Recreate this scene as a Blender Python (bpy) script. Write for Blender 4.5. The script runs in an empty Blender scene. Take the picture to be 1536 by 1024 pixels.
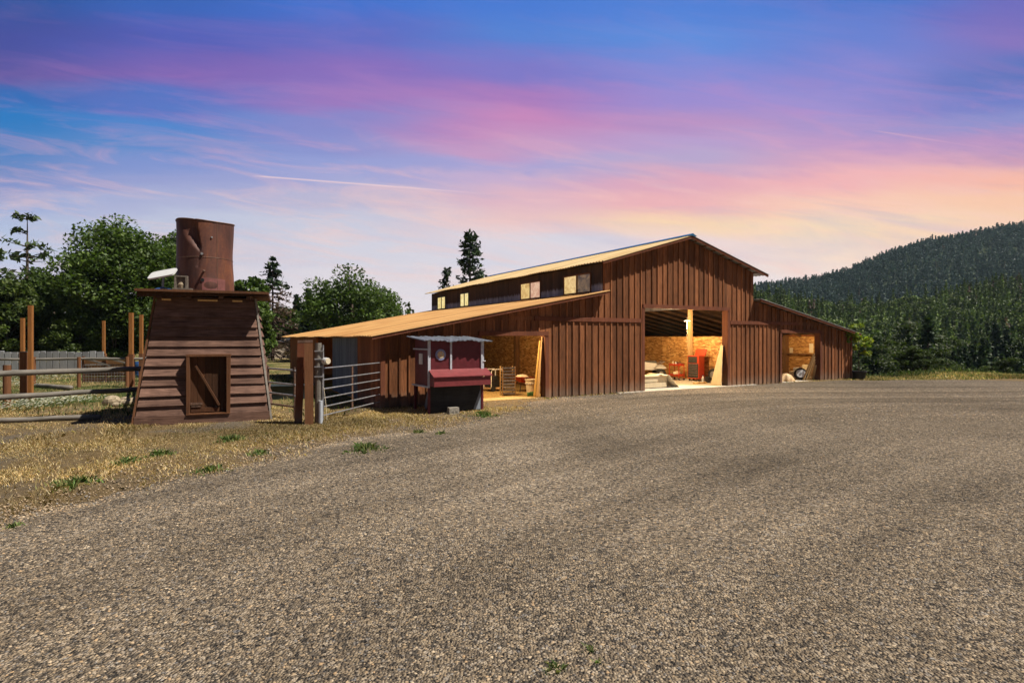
import bpy, math, random
import numpy as np
from mathutils import Vector, Matrix

S = bpy.context.scene
C = S.collection
rad = math.radians
F, HZ, CX, CAMZ = 850.0, 507.0, 768.0, 2.35      # focal length, horizon row, centre column of the photograph, eye height
rng = np.random.default_rng(7)
random.seed(7)

def gp(px, py):                                    # ground point seen at a pixel
    Y = F * CAMZ / (py - HZ)
    return ((px - CX) / F * Y, Y)
def at(px, py, Y):                                 # point at depth Y seen at a pixel
    return ((px - CX) / F * Y, Y, CAMZ + (HZ - py) / F * Y)

# ------------------------------------------------------------------ materials
def srgb(c):
    return tuple((v/255/12.92 if v/255 <= .04045 else ((v/255+.055)/1.055)**2.4) for v in c)

class NT:
    def __init__(s, nt): s.nt = nt
    def n(s, t, **kw):
        nd = s.nt.nodes.new(t)
        for k, v in kw.items():
            if k.startswith('i_'):
                key = k[2:]
                key = int(key) if key.isdigit() else key.replace('_', ' ')
                nd.inputs[key].default_value = v
            else: setattr(nd, k, v)
        return nd
    def l(s, a, b): s.nt.links.new(a, b)
    def math(s, op, a, b=None, c=None, clamp=False):
        nd = s.nt.nodes.new('ShaderNodeMath'); nd.operation = op; nd.use_clamp = clamp
        for i, v in enumerate((a, b, c)):
            if v is None: continue
            if hasattr(v, 'is_output'): s.l(v, nd.inputs[i])
            else: nd.inputs[i].default_value = v
        return nd.outputs[0]
    def mix(s, fac, a, b, bt='MIX'):
        nd = s.nt.nodes.new('ShaderNodeMix'); nd.data_type = 'RGBA'; nd.blend_type = bt
        for sock, v in ((nd.inputs[0], fac), (nd.inputs[6], a), (nd.inputs[7], b)):
            if hasattr(v, 'is_output'): s.l(v, sock)
            elif isinstance(v, (int, float)): sock.default_value = v
            else: sock.default_value = (*v[:3], 1)
        return nd.outputs[2]
    def ramp(s, fac, stops, interp='LINEAR'):
        nd = s.nt.nodes.new('ShaderNodeValToRGB'); cr = nd.color_ramp; cr.interpolation = interp
        while len(cr.elements) < len(stops): cr.elements.new(.5)
        for e, (p, c) in zip(cr.elements, stops):
            e.position = p; e.color = (*c[:3], 1) if not isinstance(c, (int, float)) else (c, c, c, 1)
        s.l(fac, nd.inputs[0]); return nd.outputs[0]
    def mrange(s, v, a, b, c=0, d=1):
        nd = s.nt.nodes.new('ShaderNodeMapRange'); nd.clamp = True; s.l(v, nd.inputs[0])
        for i, x in enumerate((a, b, c, d)): nd.inputs[i+1].default_value = x
        return nd.outputs[0]
    def noise(s, vec, scale, detail=4, rough=.55, dist=0):
        nd = s.n('ShaderNodeTexNoise'); nd.inputs['Scale'].default_value = scale
        nd.inputs['Detail'].default_value = detail; nd.inputs['Roughness'].default_value = rough; nd.inputs['Distortion'].default_value = dist
        if vec is not None: s.l(vec, nd.inputs['Vector'])
        return nd.outputs['Fac']

def newmat(name):
    m = bpy.data.materials.new(name); m.use_nodes = True
    t = NT(m.node_tree); b = m.node_tree.nodes['Principled BSDF']
    return m, t, b
def coords(t, scale=(1, 1, 1), kind='Object'):
    tc = t.n('ShaderNodeTexCoord'); mp = t.n('ShaderNodeMapping'); mp.inputs['Scale'].default_value = scale
    t.l(tc.outputs[kind], mp.inputs['Vector']); return mp.outputs['Vector']
def tinted(t, col):
    a = t.n('ShaderNodeAttribute', attribute_name='tint')
    return t.mix(1.0, col, a.outputs['Color'], 'MULTIPLY')
def bump(t, b, h, strength=.4, dist=.02):
    nd = t.n('ShaderNodeBump'); nd.inputs['Strength'].default_value = strength; nd.inputs['Distance'].default_value = dist
    t.l(h, nd.inputs['Height']); t.l(nd.outputs['Normal'], b.inputs['Normal'])

def mat_wood(name, dark, light, grain=(9, 9, .7), rough=.8, blotch=.5, knots=True, bstr=.35):
    m, t, b = newmat(name)
    v = coords(t, grain); g = t.noise(v, 3.0, 6, .65, .4)
    big = t.noise(coords(t, (1, 1, .35)), 1.3, 4, .6)
    fac = t.math('ADD', t.math('MULTIPLY', g, 1-blotch), t.math('MULTIPLY', big, blotch))
    fac = t.mrange(fac, .32, .68)
    col = t.mix(fac, dark, light)
    if knots:
        sp = t.noise(coords(t, (7, 7, 4)), 2.0, 2, .5)
        col = t.mix(t.mrange(sp, .68, .78, 0, .6), col, tuple(c*.4 for c in dark))
    if name.startswith('stained'):                    # dust splashed up from the yard, and sun-bleached streaks
        sp2 = t.n('ShaderNodeSeparateXYZ'); tc2 = t.n('ShaderNodeTexCoord'); t.l(tc2.outputs['Object'], sp2.inputs[0])
        e = t.math('ADD', sp2.outputs[2], t.math('MULTIPLY', t.noise(coords(t, (2, 2, .8)), 2.5, 5, .7), -.9))
        col = t.mix(t.mrange(e, -.35, .12, .55, 0), col, (.26, .20, .145))
        sk_ = t.noise(coords(t, (5, 5, .22)), 2.2, 5, .7); col = t.mix(t.mrange(sk_, .56, .76, 0, .5), col, tuple(min(1, c*1.35+.03) for c in light))
    t.l(tinted(t, col), b.inputs['Base Color']); b.inputs['Roughness'].default_value = rough
    b.inputs['Specular IOR Level'].default_value = .25
    bump(t, b, g, bstr, .012)
    return m
def mat_plain(name, col, rough=.6, metal=0, var=.25, scale=6, spec=.4, bstr=.1):
    m, t, b = newmat(name)
    n = t.noise(coords(t), scale, 6, .6)
    c = t.mix(t.mrange(n, .3, .7), tuple(x*(1-var) for x in col), tuple(min(1, x*(1+var)) for x in col))
    t.l(tinted(t, c), b.inputs['Base Color'])
    b.inputs['Roughness'].default_value = rough; b.inputs['Metallic'].default_value = metal
    b.inputs['Specular IOR Level'].default_value = spec
    if bstr: bump(t, b, n, bstr, .01)
    return m
def mat_leaf(name, col, trans=.35, rough=.55):
    m, t, b = newmat(name)
    a = t.n('ShaderNodeAttribute', attribute_name='tint')
    c = t.mix(1.0, col, a.outputs['Color'], 'MULTIPLY')
    t.l(c, b.inputs['Base Color']); b.inputs['Roughness'].default_value = rough; b.inputs['Specular IOR Level'].default_value = .3
    tr = t.n('ShaderNodeBsdfTranslucent'); t.l(t.mix(1.0, c, (1.1, 1.25, .6), 'MULTIPLY'), tr.inputs['Color'])
    mx = t.n('ShaderNodeMixShader'); mx.inputs[0].default_value = trans
    t.l(b.outputs[0], mx.inputs[1]); t.l(tr.outputs[0], mx.inputs[2])
    t.l(mx.outputs[0], m.node_tree.nodes['Material Output'].inputs['Surface'])
    return m
def mat_emit(name, col, strength):
    m, t, b = newmat(name)
    b.inputs['Base Color'].default_value = (*col, 1)
    b.inputs['Emission Color'].default_value = (*col, 1); b.inputs['Emission Strength'].default_value = strength
    return m

M = {}
M['barn'] = mat_wood('stained_barn_board', (.085, .030, .012), (.39, .150, .058), (10, 10, .9), .8, .35, True, .6)
M['barn_trim'] = mat_wood('stained_trim_board', (.11, .036, .018), (.26, .088, .042))
M['barn_side'] = mat_wood('stained_side_board', (.15, .05, .016), (.38, .135, .045))
M['grey_tin'] = mat_wood('weathered_grey_tin', (.16, .19, .24), (.36, .40, .46), (6, 6, .5), .5, .5, False, .1)
M['tower'] = mat_wood('tower_board', (.050, .024, .018), (.29, .165, .118), (.7, 8, 10), .8, .35, True, .8)
M['tower_door'] = mat_wood('tower_door_board', (.065, .026, .012), (.20, .088, .040))
M['post'] = mat_wood('orange_post_wood', (.22, .085, .022), (.46, .20, .06))
M['post_dark'] = mat_wood('brown_post_wood', (.12, .05, .022), (.27, .12, .055))
M['grey_log'] = mat_wood('grey_log', (.10, .09, .075), (.30, .27, .235), (1.0, 12, 12))
M['grey_picket'] = mat_wood('grey_picket', (.30, .31, .33), (.58, .59, .62))
M['raw_wood'] = mat_wood('raw_lumber', (.42, .26, .11), (.70, .48, .24))
M['pale_ply'] = mat_wood('pale_plywood', (.60, .47, .28), (.80, .68, .46), (6, 6, .6), .7, .5, False, .1)
M['rafter_shaded'] = mat_wood('shade_dark_rafter', (.05, .025, .012), (.14, .07, .03))  # rafter wood darkened to paint the dimness up under the roof
M['rafter'] = mat_wood('rafter_wood', (.12, .06, .025), (.30, .16, .07))
M['galv'] = mat_plain('galvanised_steel', (.33, .33, .34), .5, .5, .4, 9)
M['rusty_pipe'] = mat_plain('rusty_pipe', (.17, .10, .07), .6, .2, .5, 14)
M['white_paint'] = mat_plain('chalky_white_paint', (.58, .60, .66), .55, 0, .2, 10)
M['maroon'] = mat_plain('maroon_paint', (.13, .018, .024), .5, 0, .25, 5, .4)
M['maroon_lid'] = mat_plain('lighter_red_paint', (.22, .040, .043), .5, 0, .2, 6, .4)  # lighter red than the maroon walls
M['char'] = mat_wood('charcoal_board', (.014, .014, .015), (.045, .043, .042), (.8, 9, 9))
M['white'] = mat_plain('white_plastic', (.66, .66, .66), .35, 0, .06, 4)
M['black'] = mat_plain('black_plastic', (.02, .02, .022), .45, 0, .3, 8)
M['red'] = mat_plain('red_enamel', (.50, .055, .02), .35, 0, .15, 5)
M['drawer'] = mat_plain('dark_drawer', (.06, .055, .05), .4, .2, .2, 9)
M['rubber'] = mat_plain('rubber', (.025, .025, .025), .7, 0, .3, 20)
M['canvas'] = mat_plain('canvas_cloth', (.80, .69, .50), .85, 0, .15, 8, .1)
M['cream'] = mat_plain('cream_plastic', (.72, .62, .45), .5, 0, .1, 5)
M['orange_sack'] = mat_plain('orange_sack', (.74, .46, .24), .6, 0, .5, 5)
M['green'] = mat_plain('green_plastic', (.10, .30, .10), .5, 0, .25, 9)
M['blue'] = mat_plain('blue_plastic', (.03, .10, .28), .45, 0, .15, 6)
M['yellow_wood'] = mat_wood('yellow_board', (.50, .30, .08), (.72, .48, .16))
M['concrete'] = mat_plain('concrete_slab', (.50, .45, .37), .8, 0, .25, 4, .2)
M['block'] = mat_plain('concrete_block', (.34, .31, .26), .9, 0, .35, 20, .1)
M['straw'] = mat_plain('straw_floor', (.42, .29, .12), .95, 0, .55, 16, .05)
M['rock'] = mat_plain('field_rock', (.36, .29, .20), .9, 0, .4, 8, .1, .5)
M['beige'] = mat_plain('beige_siding', (.42, .36, .30), .8, 0, .1, 3)
M['shingle'] = mat_plain('dark_shingle', (.045, .048, .06), .8, 0, .3, 8)
M['notice'] = mat_plain('paper', (.72, .62, .45), .8, 0, .1, 6)
M['bark'] = mat_wood('bark', (.035, .026, .018), (.13, .10, .075), (6, 6, 1.5), .9, .4, False, .6)
M['dead_bark'] = mat_wood('dead_wood', (.09, .06, .045), (.22, .15, .12), (6, 6, 1.5), .9, .4, False, .5)

# rust with stains and flaking, for the tank
def mat_rust():
    m, t, b = newmat('rusted_tank_steel')
    n1 = t.noise(coords(t, (1, 1, .35)), 2.2, 8, .65, .6)
    n2 = t.noise(coords(t), 14, 6, .7)
    st = t.noise(coords(t, (7, 7, .25)), 2.0, 5, .6)
    col = t.ramp(n1, [(.30, (.045, .020, .016)), (.46, (.10, .038, .027)), (.58, (.155, .055, .032)), (.74, (.28, .10, .035))])
    col = t.mix(t.mrange(st, .52, .74, 0, .45), col, (.15, .072, .048))
    col = t.mix(t.mrange(n2, .45, .75, 0, .45), col, (.035, .017, .014))
    t.l(tinted(t, col), b.inputs['Base Color']); b.inputs['Roughness'].default_value = .62; b.inputs['Metallic'].default_value = .15
    bump(t, b, n2, .3, .01); return m
M['rust'] = mat_rust()

def mat_roof(name, c1, c2, c3):
    m, t, b = newmat(name)
    v = coords(t, (.15, 4.5, .15)); n = t.noise(v, 1.8, 7, .68)
    n2 = t.noise(coords(t, (.5, .5, .5)), 1.2, 5, .6)
    col = t.mix(t.mrange(n, .3, .7), c1, c2)
    col = t.mix(t.mrange(n2, .45, .68, 0, .7), col, c3)
    tc9 = t.n('ShaderNodeTexCoord'); s9 = t.n('ShaderNodeSeparateXYZ'); t.l(tc9.outputs['Object'], s9.inputs[0])
    sm9 = t.math('FRACT', t.math('MULTIPLY', s9.outputs[1], 1.11)); col = t.mix(t.math('LESS_THAN', sm9, .05), col, tuple(c*.8 for c in c3))
    sh9 = t.n('ShaderNodeTexWhiteNoise', noise_dimensions='1D'); t.l(t.math('FLOOR', t.math('MULTIPLY', s9.outputs[1], 1.11)), sh9.inputs['W']); col = t.mix(1.0, col, t.ramp(sh9.outputs['Value'], [(0, (.88, .87, .86)), (1, (1.05, 1.05, 1.05))]), 'MULTIPLY')
    t.l(col, b.inputs['Base Color']); b.inputs['Roughness'].default_value = .55; b.inputs['Metallic'].default_value = .1
    return m
M['roof'] = mat_roof('golden_tin_roof', (.58, .31, .10), (.70, .42, .165), (.44, .19, .055))  # golden tan tin with browner blotches
M['roof_pale'] = mat_roof('pale_tin_roof', (.70, .50, .24), (.78, .60, .33), (.58, .38, .15))
M['roof_grey'] = mat_roof('grey_tin_roof', (.32, .30, .28), (.46, .43, .40), (.20, .13, .09))
M['coop_tin'] = mat_plain('coop_tin', (.20, .22, .25), .55, .3, .5, 7)
M['ridge_blue'] = mat_plain('blue_ridge_cap', (.03, .17, .32), .35, .3, .15, 5)

def mat_osb():
    m, t, b = newmat('strand_board')
    tc = t.n('ShaderNodeTexCoord')
    def flakes(rot, sc):
        mp = t.n('ShaderNodeMapping'); mp.inputs['Rotation'].default_value = (0, rot, 0); mp.inputs['Scale'].default_value = sc
        t.l(tc.outputs['Object'], mp.inputs['Vector'])
        vo = t.n('ShaderNodeTexVoronoi'); vo.inputs['Scale'].default_value = 1; t.l(mp.outputs[0], vo.inputs['Vector'])
        sx = t.n('ShaderNodeSeparateColor'); t.l(vo.outputs['Color'], sx.inputs[0]); return sx.outputs[0], sx.outputs[1]
    a, a2 = flakes(.5, (5, 5, 16)); c, c2 = flakes(-.9, (5, 5, 14))
    f = t.mix(t.math('GREATER_THAN', a2, .5), t.mix(0, a, a), c)
    sep = t.n('ShaderNodeSeparateColor'); t.l(f, sep.inputs[0])
    col = t.ramp(sep.outputs[0], [(0, (.22, .095, .022)), (.4, (.42, .20, .055)), (.75, (.56, .30, .09)), (1, (.68, .42, .16))])
    t.l(tinted(t, col), b.inputs['Base Color']); b.inputs['Roughness'].default_value = .7; return m
M['osb'] = mat_osb()

def mat_clerestory():                               # stain worn to bare grey wood low on the wall
    m, t, b = newmat('worn_clerestory_board')
    g = t.noise(coords(t, (9, 9, .7)), 3, 6, .65, .4)
    dk = t.mix(t.mrange(g, .3, .7), (.018, .012, .009), (.085, .045, .026))
    gr = t.mix(t.mrange(g, .3, .7), (.20, .20, .245), (.44, .42, .48))
    tc = t.n('ShaderNodeTexCoord'); sp = t.n('ShaderNodeSeparateXYZ'); t.l(tc.outputs['Object'], sp.inputs[0])
    e = t.math('ADD', sp.outputs[2], t.math('MULTIPLY', t.noise(coords(t, (1, 4, .2)), 2.2, 5, .7), -.55))
    col = t.mix(t.mrange(e, 4.28, 4.40, 1, 0), dk, gr)
    t.l(tinted(t, col), b.inputs['Base Color']); b.inputs['Roughness'].default_value = .85; return m
M['clere'] = mat_clerestory()

def mat_gravel(name, stone=False):
    m, t, b = newmat(name)
    geo = t.n('ShaderNodeNewGeometry')
    if stone:
        a = t.n('ShaderNodeAttribute', attribute_name='tint')
        n = t.noise(geo.outputs['Position'], 60, 3, .6)
        t.l(t.mix(t.mrange(n, .3, .7, .0, .5), a.outputs['Color'], t.mix(1, a.outputs['Color'], (.6, .58, .55), 'MULTIPLY')), b.inputs['Base Color'])
        b.inputs['Roughness'].default_value = .9; b.inputs['Specular IOR Level'].default_value = .15
        return m
    def vor(sc, off):
        mp = t.n('ShaderNodeMapping'); mp.inputs['Location'].default_value = off
        t.l(geo.outputs['Position'], mp.inputs['Vector'])
        v = t.n('ShaderNodeTexVoronoi'); v.inputs['Scale'].default_value = sc; t.l(mp.outputs[0], v.inputs['Vector'])
        s = t.n('ShaderNodeSeparateColor'); t.l(v.outputs['Color'], s.inputs[0])
        return v.outputs['Distance'], s.outputs[0], s.outputs[1]
    d1, r1, r2 = vor(46, (0, 0, 0)); d2, r3, r4 = vor(27, (3, 1, 0))
    STOPS = [(0, (.05, .044, .037)), (.25, (.13, .108, .082)), (.5, (.25, .19, .125)), (.75, (.37, .285, .185)), (.92, (.52, .42, .30)), (1, (.20, .19, .18))]
    col = t.ramp(r1, STOPS); col2 = t.ramp(r3, STOPS)
    col = t.mix(t.math('GREATER_THAN', r4, .72), col, col2)
    n = t.noise(geo.outputs['Position'], 160, 3, .6)
    col = t.mix(t.mrange(n, .35, .7, 0, .5), col, (.055, .048, .042))
    col = tinted(t, col)
    t.l(col, b.inputs['Base Color']); b.inputs['Roughness'].default_value = .95; b.inputs['Specular IOR Level'].default_value = .1
    h = t.math('SUBTRACT', t.math('MULTIPLY', r2, .6), d1)
    bump(t, b, h, 1.0, .035)
    return m
M['gravel'] = mat_gravel('gravel_bed'); M['stone'] = mat_gravel('gravel_stone', True)

def mat_earth():
    m, t, b = newmat('dry_earth')
    geo = t.n('ShaderNodeNewGeometry'); P = geo.outputs['Position']
    n1 = t.noise(P, .55, 6, .6); n2 = t.noise(P, 9, 6, .7); n3 = t.noise(P, 60, 4, .7)
    dry = t.mix(t.mrange(n2, .35, .65), (.20, .14, .07), (.44, .315, .155))
    dry = t.mix(t.mrange(n3, .42, .62, 0, .6), dry, (.07, .048, .028))
    bare = t.mix(t.mrange(n3, .38, .62), (.085, .068, .05), (.29, .235, .17))
    col = t.mix(t.mrange(n1, .50, .62), dry, bare)
    # green and straw meadow beyond the yard
    sp = t.n('ShaderNodeSeparateXYZ'); t.l(P, sp.inputs[0])
    gfar = t.mrange(sp.outputs[1], 17.5, 21)
    gn = t.mrange(t.noise(P, .35, 5, .65), .42, .58)
    mead = t.mix(gn, (.085, .11, .03), (.30, .225, .10))
    left = t.mrange(sp.outputs[0], -4.6, -6.2)
    col = t.mix(t.math('MULTIPLY', gfar, left), col, mead)
    forest = t.mrange(sp.outputs[1], 38, 46)
    right = t.mrange(sp.outputs[0], 8, 14)
    fl = t.mix(t.mrange(n1, .4, .6), (.018, .028, .012), (.05, .065, .025))
    col = t.mix(t.math('MULTIPLY', forest, right), col, fl)
    t.l(col, b.inputs['Base Color']); b.inputs['Roughness'].default_value = .95; b.inputs['Specular IOR Level'].default_value = .1
    bump(t, b, t.math('ADD', n3, n2), 1.0, .06); return m
M['earth'] = mat_earth()
M['grass'] = mat_leaf('grass_blade', (1, 1, 1), .25, .7)
M['leaf'] = mat_leaf('broad_leaf', (1, 1, 1), .35)
M['needle'] = mat_leaf('needle', (1, 1, 1), .2)
M['mount'] = mat_plain('hazed_mountain_forest', (.10, .15, .22), .95, 0, .3, .02, 0, 0)  # blue haze of distance put into the base colour

# ------------------------------------------------------------------ mesh building
class MB:
    def __init__(s): s.v = []; s.f = []; s.t = []
    def add(s, vs, fs, tint=1.0):
        o = len(s.v); s.v += [tuple(v) for v in vs]
        for f in fs: s.f.append(tuple(i+o for i in f)); s.t.append(tint)
        return s
    def box(s, a, b, tint=1.0):
        (x0, y0, z0), (x1, y1, z1) = a, b
        return s.add([(x0,y0,z0),(x1,y0,z0),(x1,y1,z0),(x0,y1,z0),(x0,y0,z1),(x1,y0,z1),(x1,y1,z1),(x0,y1,z1)],
              [(0,3,2,1),(4,5,6,7),(0,1,5,4),(1,2,6,5),(2,3,7,6),(3,0,4,7)], tint)
    def hexa(s, v8, tint=1.0):
        return s.add(v8, [(0,3,2,1),(4,5,6,7),(0,1,5,4),(1,2,6,5),(2,3,7,6),(3,0,4,7)], tint)
    def beam(s, p0, p1, w, h, up=(0, 0, 1), tint=1.0):
        p0, p1 = Vector(p0), Vector(p1); d = (p1-p0).normalized(); up = Vector(up)
        if abs(d.dot(up)) > .98: up = Vector((0, 1, 0))
        x = d.cross(up).normalized()*w/2; y = x.cross(d).normalized()*h/2
        vs = [p0-x-y, p0+x-y, p1+x-y, p1-x-y, p0-x+y, p0+x+y, p1+x+y, p1-x+y]
        return s.hexa(vs, tint)
    def tube(s, pts, rs, n=8, tint=1.0, caps=True, jitter=0):
        pts = [Vector(p) for p in pts]
        if not hasattr(rs, '__len__'): rs = [rs]*len(pts)
        rings = []
        for i, p in enumerate(pts):
            d = (pts[min(i+1, len(pts)-1)] - pts[max(i-1, 0)]).normalized()
            a = Vector((0, 0, 1)) if abs(d.z) < .9 else Vector((1, 0, 0))
            x = d.cross(a).normalized(); y = d.cross(x).normalized()
            rings.append([p + (x*math.cos(2*math.pi*k/n) + y*math.sin(2*math.pi*k/n))*rs[i]*(1+random.uniform(-jitter, jitter)) for k in range(n)])
        vs = [v for r in rings for v in r]; fs = []
        for i in range(len(pts)-1):
            for k in range(n):
                a, b = i*n+k, i*n+(k+1) % n; fs.append((a, b, b+n, a+n))
        if caps: fs += [tuple(range(n))[::-1], tuple(range((len(pts)-1)*n, len(pts)*n))]
        return s.add(vs, fs, tint)
    def lathe(s, prof, n=24, c=(0, 0, 0), tint=1.0):
        vs = []; fs = []
        for r, z in prof:
            for k in range(n):
                a = 2*math.pi*k/n; vs.append((c[0]+r*math.cos(a), c[1]+r*math.sin(a), c[2]+z))
        for i in range(len(prof)-1):
            for k in range(n):
                a, b = i*n+k, i*n+(k+1) % n; fs.append((a, b, b+n, a+n))
        if prof[0][0] > 1e-4: fs.append(tuple(range(n))[::-1])
        if prof[-1][0] > 1e-4: fs.append(tuple(range((len(prof)-1)*n, len(prof)*n)))
        return s.add(vs, fs, tint)
    def disc_y(s, c, r, y0, y1, n=24, tint=1.0):      # disc facing -y
        vs = [(c[0]+r*math.cos(2*math.pi*k/n), y, c[1]+r*math.sin(2*math.pi*k/n)) for y in (y0, y1) for k in range(n)]
        fs = [tuple(range(n)), tuple(range(n, 2*n))[::-1]] + [(k, n+k, n+(k+1) % n, (k+1) % n) for k in range(n)]
        return s.add(vs, fs, tint)
    def build(s, name, mat, parent=None, smooth=False, loc=None):
        me = bpy.data.meshes.new(name); me.from_pydata(s.v, [], s.f)
        at_ = me.attributes.new('tint', 'FLOAT_COLOR', 'CORNER')
        arr = []
        for f, t in zip(s.f, s.t):
            c = (t, t, t, 1) if isinstance(t, (int, float)) else (*t, 1)
            arr += list(c)*len(f)
        at_.data.foreach_set('color', arr)
        me.materials.append(mat)
        if smooth: me.polygons.foreach_set('use_smooth', [True]*len(me.polygons))
        me.update()
        o = bpy.data.objects.new(name, me); C.objects.link(o)
        if parent: o.parent = parent
        if loc: o.location = loc
        return o
def npmesh(name, V, Fq, mat, tint=None, parent=None, smooth=False):
    """V (n,3), Fq (m,k) all faces with k corners; tint (m,3)"""
    me = bpy.data.meshes.new(name); n, m, k = len(V), len(Fq), Fq.shape[1]
    me.vertices.add(n); me.vertices.foreach_set('co', np.ascontiguousarray(V, np.float32).ravel())
    me.loops.add(m*k); me.loops.foreach_set('vertex_index', np.ascontiguousarray(Fq, np.int32).ravel())
    me.polygons.add(m); me.polygons.foreach_set('loop_start', np.arange(0, m*k, k, dtype=np.int32))
    if tint is not None:
        a = me.attributes.new('tint', 'FLOAT_COLOR', 'CORNER')
        c = np.ones((m, k, 4), np.float32); c[:, :, :3] = tint[:, None, :]
        a.data.foreach_set('color', c.ravel())
    me.materials.append(mat); me.update(calc_edges=True); me.validate()
    if smooth: me.polygons.foreach_set('use_smooth', np.ones(m, bool))
    o = bpy.data.objects.new(name, me); C.objects.link(o)
    if parent: o.parent = parent
    return o
def tag(o, label=None, cat=None, group=None, kind=None):
    if label: o['label'] = label
    if cat: o['category'] = cat
    if group: o['group'] = group
    if kind: o['kind'] = kind
    return o
def thing(name, label, cat, loc=(0, 0, 0), rz=0, group=None):
    o = bpy.data.objects.new(name, None); C.objects.link(o); o.location = loc; o.rotation_euler = (0, 0, rz)
    o.empty_display_size = .2
    return tag(o, label, cat, group)
def dup(root, loc, rz=0, sc=1.0, label=None):
    r = root.copy(); C.objects.link(r); r.location = loc; r.rotation_euler = (0, 0, rz)
    r.scale = (sc, sc, sc) if not hasattr(sc, '__len__') else sc
    if label: r['label'] = label
    for ch in list(root.children):
        c = ch.copy(); C.objects.link(c); c.parent = r
        for g in list(ch.children):
            d = g.copy(); C.objects.link(d); d.parent = c
    return r
rt = lambda a=.18: 1+random.uniform(-a, a)

# ------------------------------------------------------------------ camera, sun, sky
cam = bpy.data.cameras.new('camera'); co = bpy.data.objects.new('camera', cam); C.objects.link(co); S.camera = co
co.location = (0, 0, CAMZ); co.rotation_euler = (rad(90), 0, 0)
cam.sensor_width = 36; cam.lens = 36*F/1536; cam.shift_y = -(512-HZ)/1536; cam.clip_end = 20000; cam.clip_start = .1
SUN = Vector((.50, -.10, .86)).normalized()
sl = bpy.data.lights.new('sun', 'SUN'); sl.energy = 4.9; sl.angle = rad(.5); sl.color = (1, .93, .82)
so = bpy.data.objects.new('sun', sl); C.objects.link(so); so.rotation_euler = SUN.to_track_quat('Z', 'Y').to_euler(); so.location = (40, -5, 80)

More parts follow.
